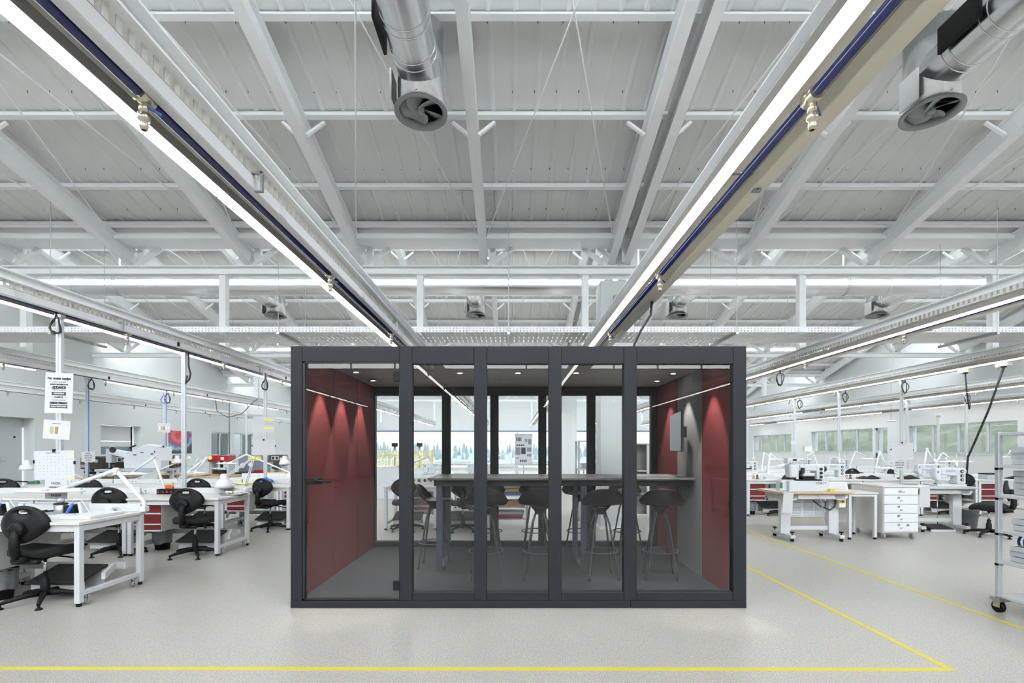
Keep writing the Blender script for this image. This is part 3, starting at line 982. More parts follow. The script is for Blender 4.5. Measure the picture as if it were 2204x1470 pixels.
for v0, v1 in ((800, 821), (1250, 1271)):
    bpart('hinge', bx_(846), bx_(861), BY - 0.004, BY + 0.036, bz_(v1), bz_(v0), M['black'], door)
# rear frame
bpart('rear_rail', BX0, BX1, BYB - FT, BYB, 2.12, BZ1, M['booth'])
bpart('rear_plinth', BX0, BX1, BYB - FT, BYB, 0.0, 0.135, M['booth'])
ybk = BYB - FT
rear = [(BX0, IX0 + 0.01)] + [((u0 - 1102) / F * ybk, (u1 - 1102) / F * ybk) for u0, u1 in ((951, 969), (1055, 1073), (1159, 1176), (1264, 1282))] + [(IX1 - 0.08, BX1)]
for a, b in rear:
    bpart('rear_upright', a, b, BYB - FT, BYB, 0.135, 2.12, M['booth'])
for (a, b), (c, d_) in zip(rear[:-1], rear[1:]):
    bpart('rear_glass', b, c, BYB - 0.05, BYB - 0.04, 0.135, 2.12, M['booth_glass'], bev=0)
# shell: outer cladding, roof, floor carpet
for x0, x1 in ((BX0, BX0 + 0.045), (BX1 - 0.055, BX1)):
    bpart('outer_cladding', x0, x1, BY + FT, BYB - FT, 0.0, BZ1, M['booth'])
bpart('roof_panel', BX0 + 0.045, BX1 - 0.055, BY + FT, BYB - FT, CZI + 0.012, BZ1, M['booth'])
ncl = 3
for i in range(ncl):
    a = BY + FT + (BD - 2 * FT) * i / ncl; b = BY + FT + (BD - 2 * FT) * (i + 1) / ncl
    bpart('ceiling_panel', BX0 + 0.045, BX1 - 0.055, a + 0.003, b - 0.003, CZI, CZI + 0.011, M['booth_ceiling'])
bpart('carpet', BX0 + 0.045, BX1 - 0.055, BY + FT, BYB - FT, 0.01, FZ, M['carpet'], bev=0)
# inner wall panels: left three red, right red / grey / red
ys = [BY + FT, BY + 0.85, BY + 1.62, BYB - FT]
for a, b in zip(ys[:-1], ys[1:]):
    bpart('wall_panel', BX0 + 0.045, IX0, a + 0.002, b - 0.002, FZ, CZI, M['booth_red'])
ysr = [BY + FT, 5.02, 5.76, BYB - FT]
for i, (a, b) in enumerate(zip(ysr[:-1], ysr[1:])):
    bpart('wall_panel', IX1, BX1 - 0.055, a + 0.002, b - 0.002, FZ, CZI, M['booth_grey'] if i == 1 else M['booth_red'])
# recessed downlights
dl_ring = MB().lathe([(0.028, 0.0), (0.028, -0.004), (0.045, -0.006), (0.048, 0.0)], 20).mesh('downlight_ring', M['chrome'])
dl_led = MB().lathe([(0.0, -0.002), (0.027, -0.002)], 16).mesh('downlight_led', M['downlight'])
def downlight(x, y, power, spot=1.1):
    r = inst('downlight', dl_ring, booth, (x - ob.x, y - ob.y, CZI))
    inst('downlight_lens', dl_led, r, (0, 0, 0))
    ld = bpy.data.lights.new('downlight_spot', 'SPOT')
    ld.energy = power * 1.6; ld.color = (1.0, 0.93, 0.84); ld.spot_size = spot; ld.spot_blend = 0.35; ld.shadow_soft_size = 0.025
    l = bpy.data.objects.new('downlight_spot', ld); COL.objects.link(l); l.parent = r
    l.location = (0, 0, -0.012)
for y in (4.72, 5.30, 5.95):
    downlight(IX0 + 0.16, y, 34, 1.0)
for y in (4.72, 5.40, 6.0):
    downlight(IX1 - 0.17, y, 34, 1.0)
for u in (990, 1115, 1240):
    downlight((u - 1102) / F * 5.35, 5.35, 9, 1.5)

# ------------------------------------------------------------------ bar table in the booth
M['table_top'] = mat('table_grey_top', rgb(96, 97, 97), 0.4, var=0.03)
M['table_leg'] = mat('table_slate_steel', rgb(62, 70, 82), 0.4, 0.4, var=0.03)
t = thing('bar_table', 'long narrow grey bar table on sled legs inside the booth', 'table', (0.45, 5.62, FZ))
MB().box(-1.36, IX1 - 0.45, -0.43, 0.43, 0.99, 1.015).build('table_top', M['table_top'], t, 0.003)
MB().box(-1.30, IX1 - 0.452, -0.36, 0.36, 0.925, 0.99).build('apron_frame', M['booth_black'], t)
for x in (-1.24, 0.33):
    m = MB().box(x - 0.03, x + 0.03, -0.39, -0.33, 0.0, 0.925).box(x - 0.03, x + 0.03, 0.33, 0.39, 0.0, 0.925)
    m.box(x - 0.03, x + 0.03, -0.33, 0.33, 0.0, 0.025)
    m.build('sled_leg', M['table_leg'], t, 0.003)

# ------------------------------------------------------------------ bar stools
M['shell'] = mat('stool_black_shell', rgb(14, 14, 15), 0.35, var=0.04, spec=0.35)
M['stool_leg'] = mat('stool_grey_steel', rgb(48, 50, 54), 0.45, 0.2, var=0.05)
def make_stool():
    t = thing('bar_stool', 'x', 'stool', (0, 0, 0))
    prof = [(0.205, 0.742), (0.15, 0.748), (0.05, 0.745), (-0.06, 0.742), (-0.13, 0.758), (-0.172, 0.80), (-0.194, 0.86), (-0.203, 0.905), (-0.205, 0.930)]
    def fn(a, b):
        s_ = 2 * b - 1
        k_ = 1 - abs(s_) ** (2.3 if a > 0.6 else 2.4)          # the shell tapers to a pointed wing on either side
        a2 = 0.60 + (a - 0.60) * k_
        f = a2 * (len(prof) - 1); i = min(int(f), len(prof) - 2); k = f - i
        yb = prof[i][0] * (1 - k) + prof[i + 1][0] * k
        zb = prof[i][1] * (1 - k) + prof[i + 1][1] * k
        return (s_ * 0.225, yb + 0.075 * s_ * s_, zb + 0.006 * abs(s_) ** 2.2)
    # y axis: the sitter looks along +y, the back is at -y
    MB().grid(fn, 24, 22).build('seat_shell', M['shell'], t, thick=0.012)
    MB().lathe([(0.0, 0.739), (0.105, 0.741), (0.085, 0.715), (0.06, 0.69), (0.05, 0.655), (0.0, 0.65)], 20).build('seat_hub', M['shell'], t)
    for sx, sy in ((1, 1), (1, -1), (-1, 1), (-1, -1)):
        MB().tube([(sx * 0.035, sy * 0.035, 0.69), (sx * 0.075, sy * 0.075, 0.56), (sx * 0.15, sy * 0.15, 0.03), (sx * 0.155, sy * 0.155, 0.0)], 0.0105, 8).build('leg', M['stool_leg'], t)
    R = 0.175
    MB().tube([(R * math.cos(2 * PI * i / 32), R * math.sin(2 * PI * i / 32), 0.275) for i in range(32)], 0.007, 6, closed=True).build('foot_ring', M['stool_leg'], t)
    return t
st = make_stool(); used = []
G = 'bar stools around the booth table'
place(st, used, 'black bar stool at the booth table\'s free end, in side view behind the door post', (-0.88, 5.48, FZ), -PI / 2, G)
near_l = ['black bar stool on the glass side, nearest the booth door', 'black bar stool on the glass side behind the middle pane', 'black bar stool on the glass side behind the fourth pane', 'black bar stool on the glass side nearest the wall screen']
far_l = ['black bar stool on the rear side of the booth table, nearest the door', 'black bar stool on the rear side of the booth table behind the middle pane', 'black bar stool on the rear side of the booth table by the white column', 'black bar stool on the rear side of the booth table nearest the screen']
for i, x in enumerate((-0.27, 0.29, 0.92, 1.54)):
    place(st, used, near_l[i], (x, 5.02, FZ), (0.1, -0.12, 0.05, -0.15)[i], G)
for i, x in enumerate((-0.28, 0.32, 0.90, 1.50)):
    place(st, used, far_l[i], (x - 0.02, 6.22, FZ), PI + (0.1, -0.1, 0.2, 0.1)[i], G)

# ------------------------------------------------------------------ wall screen
M['screen'] = mat('screen_glass', rgb(44, 56, 62), 0.06, var=0.1, scale=2, spec=0.9)
t = thing('wall_screen', 'flat screen on the grey panel of the booth\'s right wall', 'screen', (IX1 - 0.14, 5.38, 1.58), -0.16)
MB().box(-0.012, 0.012, -0.36, 0.36, -0.215, 0.215).build('screen_body', M['booth_black'], t, 0.004)
MB().box(-0.0145, -0.012, -0.35, 0.35, -0.205, 0.205).build('display', M['screen'], t)
MB().box(0.012, 0.10, -0.06, 0.06, -0.06, 0.06).build('wall_bracket', M['dark_metal'], t)
# ------------------------------------------------------------------ prototypes: chair, bench, lamps, machines
def make_chair():
    t = thing('task_chair', 'x', 'chair', (0, 0, 0))
    # sitter looks along +y; the back is at -y
    N = 36
    def outline(a):
        x = 0.215 * math.cos(a); z = 0.165 * math.sin(a) + 0.0
        if z < 0: x *= 1.0 - 0.42 * (abs(z) / 0.165) ** 1.5
        if z > 0: x *= 1.0 - 0.10 * (z / 0.165) ** 2
        return x, z
    def slot(a):
        c, s_ = math.cos(a), math.sin(a)
        x = 0.034 * (1 if c > 0 else -1) * min(1, abs(c) * 1.6) + 0.014 * c
        return x, 0.108 + 0.0145 * s_
    rings = []
    for k in range(5):
        f = k / 4
        r = []
        for i in range(N):
            a = 2 * PI * i / N
            o, s_ = outline(a), slot(a)
            x = o[0] * (1 - f) + s_[0] * f; z = o[1] * (1 - f) + s_[1] * f
            r.append((x, z))
        rings.append(r)
    vs, fs = [], []
    for side in (0, 1):
        for k, r in enumerate(rings):
            th = 0.010 if k in (0, 4) else 0.020
            for (x, z) in r:
                bend = 0.9 * x * x + 0.25 * z * z
                yc = bend
                vs.append((x, yc + (-th if side == 0 else th), z))
    nr = len(rings)
    for side in (0, 1):
        o = side * nr * N
        for k in range(nr - 1):
            for i in range(N):
                j = (i + 1) % N
                q = (o + k * N + i, o + k * N + j, o + (k + 1) * N + j, o + (k + 1) * N + i)
                fs.append(q if side == 0 else tuple(reversed(q)))
    for k in (0, nr - 1):
        for i in range(N):
            j = (i + 1) % N
            fs.append((k * N + i, nr * N + k * N + i, nr * N + k * N + j, k * N + j))
    bm_ = MB(); bm_.add(vs, fs, True, Matrix.Translation((0, -0.215, 0.735)) @ Euler((-0.10, 0, 0)).to_matrix().to_4x4())
    bm_.build('backrest', M['black'], t)
    m = MB()
    m.lathe([(0.0, 0.0), (0.055, 0.0), (0.062, 0.02), (0.062, 0.05), (0.04, 0.06), (0, 0.06)], 20, Matrix.Translation((0, -0.225, 0.70)) @ Euler((PI / 2, 0, 0)).to_matrix().to_4x4())
    m.cyl((-0.07, -0.262, 0.695), (0.07, -0.262, 0.695), 0.022, n=12)
    m.build('back_bracket', M['black'], t)
    MB().tube([(0, -0.26, 0.69), (0, -0.275, 0.62), (0, -0.275, 0.52), (0, -0.255, 0.45)], [0.03, 0.036, 0.038, 0.036], 10).build('back_stem', M['black'], t)
    m = MB().tube([(0, -0.27, 0.44), (0, -0.17, 0.415), (0, 0.02, 0.415)], [0.042, 0.036, 0.034], 10)
    m.cyl((0.02, -0.19, 0.405), (0.13, -0.19, 0.405), 0.022, n=10)
    m.box(-0.08, 0.08, -0.12, 0.10, 0.405, 0.438)
    m.build('mechanism', M['black'], t, 0)
    m = MB().tube([(0.07, 0.02, 0.415), (0.17, 0.04, 0.40), (0.24, 0.05, 0.385)], 0.008, 6).cbox((0.255, 0.052, 0.383), (0.06, 0.03, 0.012), (0, 0, 0.2))
    m.build('height_lever', M['black'], t)
    def seat(a, b):
        s_, q = 2 * a - 1, 2 * b - 1
        return (s_, q)
    m = MB()
    nx = 12
    lay = [(0.93, 0.435), (1.0, 0.455), (1.0, 0.475), (0.95, 0.497), (0.6, 0.502), (0.0, 0.496)]
    ring_n = 32; vs, fs = [], []
    for sc_, z in lay:
        for i in range(ring_n):
            a = 2 * PI * i / ring_n
            c, s_ = math.cos(a), math.sin(a)
            ex = 0.55
            x = math.copysign(abs(c) ** ex, c) * 0.225 * sc_; y = math.copysign(abs(s_) ** ex, s_) * 0.215 * sc_ + 0.02
            zz = z - 0.03 * max(0, (y - 0.12)) / 0.1 + 0.02 * (x / 0.225) ** 2 * (1 if z > 0.47 else 0)
            vs.append((x, y, zz))
    for k in range(len(lay) - 1):
        for i in range(ring_n):
            j = (i + 1) % ring_n
            fs.append((k * ring_n + i, k * ring_n + j, (k + 1) * ring_n + j, (k + 1) * ring_n + i))
    fs.append(tuple(reversed(range(ring_n))))
    m.add(vs, fs, True)
    m.build('seat', M['fabric_black'], t)
    MB().cyl((0, 0, 0.24), (0, 0, 0.42), 0.014, n=12).build('gas_lift', M['chrome'], t)
    MB().lathe([(0.03, 0.06), (0.036, 0.10), (0.034, 0.20), (0.026, 0.21), (0.026, 0.26), (0.0, 0.26)], 16).build('column_cover', M['black'], t)
    leg = MB().tube([(0.02, 0, 0.085), (0.12, 0, 0.082), (0.24, 0, 0.062), (0.30, 0, 0.045)], [0.03, 0.024, 0.019, 0.015], 8)
    leg_me = leg.mesh('base_leg', M['black'])
    gl_me = MB().cyl((0.29, 0, 0.045), (0.29, 0, 0.018), 0.010, n=8).lathe([(0.0, 0.0), (0.028, 0.0), (0.028, 0.008), (0.012, 0.02), (0, 0.02)], 12, Matrix.Translation((0.29, 0, 0))).mesh('glide', M['black'])
    for i in range(5):
        l = inst('base_leg', leg_me, t, (0, 0, 0), (0, 0, 2 * PI * i / 5 + PI / 2))
        inst('glide', gl_me, l)
    return t

def make_bench(W=1.2, D=0.78, ped=True, ped_side=-1, mat_=True, rail=True, closed_legs=False):
    """bench origin: middle of the front edge on the floor; x right, y back"""
    t = thing('workbench', 'x', 'workbench', (0, 0, 0))
    h = W / 2
    MB().box(-h, h, 0, D, 0.722, 0.75).build('bench_top', M['laminate'], t, 0.004)
    MB().box(-h + 0.02, h - 0.02, 0.02, 0.05, 0.665, 0.722).box(-h + 0.02, h - 0.02, D - 0.05, D - 0.02, 0.665, 0.722).box(h - 0.055, h - 0.02, 0.05, D - 0.05, 0.665, 0.722).box(-h + 0.02, -h + 0.055, 0.05, D - 0.05, 0.665, 0.722).build('apron', M['frame'], t)
    leg_me = MB().box(-0.025, 0.025, -0.025, 0.025, 0.03, 0.722).mesh('leg', M['frame'], 0.003)
    foot_me = MB().cyl((0, 0, 0), (0, 0, 0.03), 0.022, n=10).mesh('foot', M['black'])
    for x in (-h + 0.035, h - 0.035):
        for y in (0.04, D - 0.04):
            l = inst('leg', leg_me, t, (x, y, 0))
            inst('foot', foot_me, l)
    for x in (-h + 0.035, h - 0.035):
        MB().box(x - 0.02, x + 0.02, 0.065, D - 0.065, 0.09, 0.13).build('side_stretcher', M['frame'], t, 0.002)
    MB().box(-h + 0.06, h - 0.06, D - 0.20, D - 0.16, 0.20, 0.26).build('back_stretcher', M['pedestal'], t, 0.002)
    MB().bar((h - 0.04, 0.30, 0.20), (h - 0.18, D - 0.18, 0.23), 0.03, 0.06).build('brace', M['frame'], t)
    wheel = MB().cyl((-0.012, 0, 0.03), (0.012, 0, 0.03), 0.03, n=14).mesh('caster_wheel', M['fan'])
    fork = MB().box(-0.02, -0.013, -0.02, 0.02, 0.025, 0.09).box(0.013, 0.02, -0.02, 0.02, 0.025, 0.09).box(-0.02, 0.02, -0.02, 0.02, 0.085, 0.092).mesh('caster_fork', M['chrome'])
    for y in (0.12, D - 0.12):
        f_ = inst('caster_fork', fork, t, (h - 0.03, y, 0)); inst('caster_wheel', wheel, f_)
    if rail:
        MB().box(-h + 0.01, h - 0.01, D - 0.07, D - 0.01, 0.75, 0.83).build('power_rail', M['frame'], t, 0.004)
        for x in (-0.2, 0.3):
            s_ = MB().box(x - 0.06, x + 0.06, D - 0.075, D - 0.07, 0.765, 0.815).build('socket_plate', M['plastic_white'], t)
            for dx in (-0.028, 0.028):
                MB().cyl((x + dx, D - 0.0755, 0.79), (x + dx, D - 0.077, 0.79), 0.018, n=12).build('socket', M['machine_grey'], s_)
    if ped:
        px0 = -h + 0.09 if ped_side < 0 else h - 0.41
        body = MB().box(px0, px0 + 0.32, 0.08, D - 0.1, 0.31, 0.665).build('pedestal', M['pedestal'], t, 0.002)
        z = 0.66
        for k, hh in enumerate((0.12, 0.14, 0.085)):
            d_ = MB().box(px0 + 0.006, px0 + 0.314, 0.066, 0.08, z - hh + 0.018, z - 0.004).build('drawer_front', M['drawer'], body, 0.002)
            MB().box(px0 + 0.004, px0 + 0.316, 0.058, 0.08, z - hh, z - hh + 0.016).build('pull_strip', M['frame'], d_)
            z -= hh
    if mat_:
        c = 0.12 if ped_side < 0 else -0.12
        MB().cbox((c, 0.42, 0.19), (0.5, 0.36, 0.02), (0.28, 0, 0)).build('footrest', M['mat'], t, 0.003)
        MB().box(c - 0.24, c + 0.24, 0.30, 0.33, 0.04, 0.14).box(c - 0.24, c + 0.24, 0.52, 0.55, 0.04, 0.21).build('footrest_stand', M['frame'], t)
    return t

def flat_lamp(label, base, elbow, joint, head, length=0.70, dirx=(1, 0, 0), depth=0.20, group='flat magnifier lamps', r=0.017):
    base, elbow, joint, head = map(Vector, (base, elbow, joint, head))
    t = thing('wing_lamp', label, 'lamp', base, 0, group)
    b = base
    MB().box(-0.03, 0.03, -0.03, 0.03, -0.05, 0.005).cyl((0, 0, 0.0), (0, 0, 0.05), 0.022, n=12).build('clamp', M['plastic_white'], t, 0.003)
    MB().tube([(0, 0, 0.03), (elbow - b) * 0.02 + Vector((0, 0, 0.05)), elbow - b], r, 8).build('lower_arm', M['plastic_white'], t)
    MB().tube([elbow - b, joint - b], r, 8).build('upper_arm', M['plastic_white'], t)
    m = MB().cyl(elbow - b + Vector((0, -0.024, 0)), elbow - b + Vector((0, 0.024, 0)), r * 1.25, n=12)
    m.build('elbow_joint', M['plastic_white'], t)
    MB().cyl(joint - b, head - b, r * 0.8, n=8).build('head_joint', M['plastic_white'], t)
    dx = Vector(dirx).normalized(); dy = Vector((-dx.y, dx.x, 0)).normalized()
    n = 28; vs, fs = [], []
    lay = [(0.0, 0.030), (0.45, 0.026), (0.8, 0.014), (1.0, 0.0), (0.93, -0.010), (0.5, -0.014), (0.0, -0.015)]
    for s_, z in lay:
        for i in range(n):
            a = 2 * PI * i / n
            c, q = math.cos(a), math.sin(a)
            p = dx * (c * length / 2 * s_) + dy * (q * depth / 2 * s_ * (1 - 0.25 * abs(c))) + Vector((0, 0, z))
            vs.append(p + (head - b))
    for k in range(len(lay) - 1):
        for i in range(n):
            j = (i + 1) % n
            fs.append((k * n + i, k * n + j, (k + 1) * n + j, (k + 1) * n + i))
    m = MB(); m.add(vs, fs, True); hd_ = m.build('lamp_head', M['plastic_white'], t)
    MB().cbox(head - b + dx * 0.02 - dy * depth * 0.36 + Vector((0, 0, 0.017)), (0.055, 0.03, 0.012)).build('switch', M['machine_grey'], hd_)
    return t

def dome_lamp(label, base, elbow, head, r=0.09, group='dome desk lamps'):
    base, elbow, head = map(Vector, (base, elbow, head))
    t = thing('dome_lamp', label, 'lamp', base, 0, group)
    MB().cyl((0, 0, -0.03), (0, 0, 0.05), 0.02, n=10).box(-0.025, 0.025, -0.03, 0.03, -0.06, -0.02).build('clamp', M['plastic_white'], t)
    e, h_ = elbow - base, head - base
    for off in (-0.012, 0.012):
        MB().cyl((off, 0, 0.04), e + Vector((off, 0, 0)), 0.006, n=6).build('lower_rod', M['plastic_white'], t)
        MB().cyl(e + Vector((0, 0, off)), h_ + Vector((0, 0, off + r * 1.2)), 0.006, n=6).build('upper_rod', M['plastic_white'], t)
    MB().cbox(e, (0.05, 0.03, 0.045)).build('elbow_joint', M['cream'], t, 0.006)
    m = MB().lathe([(r * 0.97, 0.0), (r, 0.0), (r * 0.96, r * 0.35), (r * 0.8, r * 0.75), (r * 0.42, r * 1.02), (r * 0.42, r * 1.45), (r * 0.34, r * 1.6), (0.0, r * 1.62)], 28, Matrix.Translation(h_))
    sh = m.build('lamp_shade', M['plastic_white'], t)
    m = MB().lathe([(r * 0.93, 0.004), (r * 0.9, r * 0.35), (r * 0.7, r * 0.75), (0.0, r * 1.0)], 20, Matrix.Translation(h_))
    m.build('shade_lining', M['chrome'], sh)
    return t

def make_sewing(arm=0.50, simple=False):
    """flatbed machine head; origin under the middle of the bed, sewing end at -x, front at -y"""
    t = thing('sewing_machine', 'x', 'sewing machine', (0, 0, 0))
    L = arm / 2
    MB().box(-L, L, -0.09, 0.09, 0, 0.035).build('bed', M['machine'], t, 0.006)
    MB().box(L - 0.15, L, -0.075, 0.075, 0.035, 0.31).build('column', M['machine'], t, 0.02, 2)
    MB().prism([(-L + 0.09, 0.20), (L - 0.14, 0.17), (L - 0.14, 0.31), (-L + 0.09, 0.31)], -0.065, 0.065, 'y').build('arm', M['machine'], t, 0.012)
    MB().prism([(-L - 0.01, 0.31), (-L + 0.10, 0.31), (-L + 0.10, 0.14), (-L + 0.075, 0.10), (-L + 0.02, 0.10), (-L - 0.01, 0.16)], -0.06, 0.06, 'y').build('head', M['machine'], t, 0.012)
    MB().cyl((-L + 0.045, 0, 0.05), (-L + 0.045, 0, 0.11), 0.008, n=8).cbox((-L + 0.045, 0, 0.045), (0.05, 0.03, 0.02)).build('needle_bar', M['chrome'], t)
    MB().cbox((-L + 0.05, -0.05, 0.07), (0.07, 0.05, 0.06)).build('presser_guard', M['machine_grey'], t, 0.005)
    m = MB().lathe([(0.0, 0.0), (0.055, 0.0), (0.06, 0.015), (0.05, 0.035), (0.0, 0.04)], 20, Matrix.Translation((L, 0, 0.25)) @ Euler((0, PI / 2, 0)).to_matrix().to_4x4())
    m.build('handwheel', M['machine_grey'], t)
    for z in (0.11, 0.18, 0.255):
        d_ = MB().cyl((L - 0.075, -0.075, z), (L - 0.075, -0.09, z), 0.026, n=16).build('dial', M['dark_metal'], t)
        MB().cyl((L - 0.075, -0.09, z), (L - 0.075, -0.094, z), 0.014, n=12).build('dial_cap', M['machine'], d_)
    MB().box(-L + 0.16, L - 0.18, -0.068, -0.065, 0.24, 0.285).build('name_plate', M['machine_grey'], t)
    MB().box(-L + 0.02, -L + 0.045, -0.063, -0.06, 0.23, 0.26).build('badge', M['blue'], t)
    m = MB().cyl((L - 0.05, 0.05, 0.31), (L - 0.05, 0.05, 0.55), 0.006, n=6).cyl((L - 0.05, 0.05, 0.33), (L - 0.05, 0.05, 0.42), 0.028, 0.018, n=12)
    m.build('thread_stand', M['plastic_white'], t)
    return t

def make_machine_table(W=1.15, D=0.62, top=None, Hh=0.75):
    t = thing('machine_table', 'x', 'table', (0, 0, 0))
    h = W / 2
    MB().prism([(-h + 0.06, 0), (h, 0), (h, D), (-h, D), (-h, 0.10)], Hh - 0.03, Hh, 'z').build('table_top', top or M['wood'], t)
    MB().box(-h + 0.004, h - 0.004, 0.012, D - 0.004, Hh, Hh + 0.002).build('top_laminate', M['laminate'], t)
    for x in (-h + 0.24, h - 0.17):
        MB().box(x - 0.075, x + 0.075, 0.22, 0.30, 0.09, Hh - 0.09).build('leg_column', M['frame'], t, 0.004)
        MB().prism([(x - 0.10, Hh - 0.03), (x + 0.10, Hh - 0.03), (x + 0.10, Hh - 0.09), (x + 0.06, Hh - 0.13), (x - 0.06, Hh - 0.13), (x - 0.10, Hh - 0.09)], 0.05, 0.48, 'y').build('top_bracket', M['frame'], t)
        f_ = MB().box(x - 0.04, x + 0.04, 0.02, 0.56, 0.045, 0.095).build('foot_bar', M['frame'], t, 0.006)
        for y in (0.05, 0.53):
            MB().cyl((x, y, 0), (x, y, 0.045), 0.026, n=12).build('levelling_foot', M['black'], f_)
            MB().cyl((x, y, 0.095), (x, y, 0.13), 0.008, n=6).lathe([(0.0, 0.13), (0.03, 0.13), (0.03, 0.145), (0, 0.15)], 10, Matrix.Translation((x, y, 0))).build('foot_knob', M['black'], f_)
    MB().box(-h + 0.24, h - 0.17, 0.25, 0.28, 0.14, 0.20).build('cross_beam', M['frame'], t, 0.003)
    MB().box(-h + 0.10, h - 0.10, 0.05, D - 0.06, Hh - 0.12, Hh - 0.032).build('oil_pan', M['pedestal'], t, 0.01)
    return t

def make_skiver():
    """small leather skiving machine on its wooden stand"""
    t = thing('skiving_machine', 'x', 'machine', (0, 0, 0))
    MB().box(-0.26, 0.26, -0.2, 0.2, 0.79, 0.82).build('stand_top', M['wood'], t, 0.003)
    for x in (-0.22, 0.22):
        MB().box(x - 0.03, x + 0.03, -0.16, 0.16, 0.03, 0.79).build('stand_leg', M['machine_grey'], t, 0.004)
        MB().box(x - 0.035, x + 0.035, -0.2, 0.2, 0.0, 0.03).build('stand_foot', M['dark_metal'], t)
    MB().prism([(-0.2, 0.0), (0.2, 0.0), (0.2, 0.23), (0.17, 0.26), (-0.17, 0.26), (-0.2, 0.23)], -0.10, 0.12, 'y', Matrix.Translation((0, 0, 0.98))).build('head_cover', M['brown'], t, 0.012)
    MB().box(-0.17, -0.03, -0.05, 0.10, 0.82, 0.98).build('frame_post', M['machine_grey'], t, 0.005)
    MB().box(0.10, 0.18, -0.05, 0.10, 0.82, 0.98).build('frame_post', M['machine_grey'], t, 0.005)
    l = MB().box(-0.12, 0.06, -0.106, -0.10, 1.11, 1.21).build('picture_label', M['paper'], t)
    for x in (-0.075, 0.015):
        MB().box(x - 0.03, x + 0.03, -0.1075, -0.106, 1.125, 1.195).build('label_picture', M['ink'], l)
    MB().cyl((0.13, -0.10, 1.14), (0.13, -0.13, 1.14), 0.035, n=16).build('knob', M['machine'], t)
    MB().box(-0.18, -0.08, -0.106, -0.10, 1.01, 1.07).build('scale_plate', M['galv'], t)
    MB().cyl((0.0, -0.06, 0.90), (0.0, 0.08, 0.90), 0.06, n=18).cyl((-0.1, -0.12, 0.92), (0.08, -0.12, 0.92), 0.02, n=12).build('knife_drum', M['dark_metal'], t)
    MB().cbox((0.05, -0.13, 0.86), (0.12, 0.1, 0.04)).build('feed_table', M['chrome'], t, 0.004)
    return t

def make_bin():
    t = thing('waste_bin', 'x', 'bin', (0, 0, 0))
    MB().lathe([(0.0, 0.003), (0.085, 0.003), (0.115, 0.27), (0.122, 0.27), (0.12, 0.285), (0.11, 0.28), (0.08, 0.01)], 20).build('bin_body', M['black'], t)
    def fn(a, b):
        an = 2 * PI * a
        r = 0.122 - 0.012 * b + 0.004 * math.sin(an * 9) * (0.3 + b)
        return (r * math.cos(an), r * math.sin(an), 0.288 - 0.20 * b - 0.012 * math.sin(an * 3))
    MB().grid(fn, 48, 6).build('bin_bag', M['bag'], t)
    return t

def make_sheet(w, h, label, cat='sign', name='paper_sheet', thick=0.002, m_=None):
    t = thing(name, label, cat)
    MB().box(-w / 2, w / 2, -thick / 2, thick / 2, -h / 2, h / 2).build('sheet', m_ or M['paper'], t)
    return t
# ------------------------------------------------------------------ benches and chairs
bench = make_bench(); ub = []
GB = 'white workbenches with maroon drawers'
YA, YBn, YC = 4.24, 6.25, 8.25
BL = [
    (-4.4, YA, 'white workbench in the left front corner with the big wing lamp'),
    (-5.6, YA, 'white workbench cut off by the left picture edge, behind the nearest chair'),
    (-4.4, YBn, 'white workbench left of the booth with maroon drawers and the dome lamp tray'),
    (-5.6, YBn, 'white workbench behind the front-left bench, with the soldering box'),
    (-6.8, YBn, 'white workbench behind the front-left calendar'),
    (-4.4, YC, 'white workbench beside the booth\'s left edge, under the two hanging sheets'),
    (-5.6, YC, 'white workbench in the third row, behind the dome lamp'),
    (-6.8, YC, 'white workbench in the third row, in front of the white post machine'),
    (-8.0, YC, 'white workbench in the third row, below the grey door'),
    (-5.6, 10.35, 'white workbench in the fourth left row, in front of the red press'),
    (-4.4, 10.35, 'white workbench in the fourth left row, nearest the booth'),
]
for x, y, l in BL:
    place(bench, ub, l, (x, y, 0), 0, GB)
small = make_bench(0.92, 0.78, True, 1); us = []
place(small, us, 'white bench behind the booth, seen through the glass beside the door', (-1.74, YC, 0), 0, GB)
place(small, us, 'white bench behind the booth, next to the cart with coloured boxes', (-0.80, YC, 0), 0, GB)
place(small, us, 'farther white bench behind the booth, seen above the bench by the door', (-1.9, 10.6, 0), 0, GB)
place(small, us, 'farther white bench behind the booth, in front of the flip chart', (-0.9, 10.6, 0), 0, GB)

chair = make_chair(); uc = []
GC = 'black task chairs'
CL = [
    (-4.27, 4.42, 0.0, 'black task chair in the left front corner, nearest the camera'),
    (-4.13, 6.30, 0.05, 'black task chair left of the booth, beside maroon drawers and a bin'),
    (-5.22, 6.42, 0.1, 'black task chair half hidden behind the front-left bench'),
    (-4.16, 8.32, -0.3, 'black task chair right beside the booth\'s left edge'),
    (-5.28, 8.30, 0.0, 'black chair back showing above the bench rail beside the dome lamp'),
    (-7.15, 8.30, 0.15, 'black chair back behind the calendar and the front wing lamp'),
    (-8.55, 8.25, 0.3, 'black chair at the far left edge below the grey door'),
    (-1.82, 8.30, 0.0, 'black task chair seen through the booth glass next to the door post'),
    (-0.84, 8.25, 0.1, 'black task chair seen through the booth glass behind the side-on stool'),
]
for x, y, r, l in CL:
    place(chair, uc, l, (x, y, 0), r, GC)

bin_ = make_bin(); un = []
place(bin_, un, 'black bin with a grey bag under the maroon drawers left of the booth', (-4.86, 6.72, 0), 0, 'bins with grey bags')
place(bin_, un, 'black bin with a grey bag cut off at the lower left edge', (-4.76, 4.50, 0), 0, 'bins with grey bags')
place(bin_, un, 'black bin with a grey bag beside the bench near the booth\'s left edge', (-3.98, 8.86, 0), 0, 'bins with grey bags')

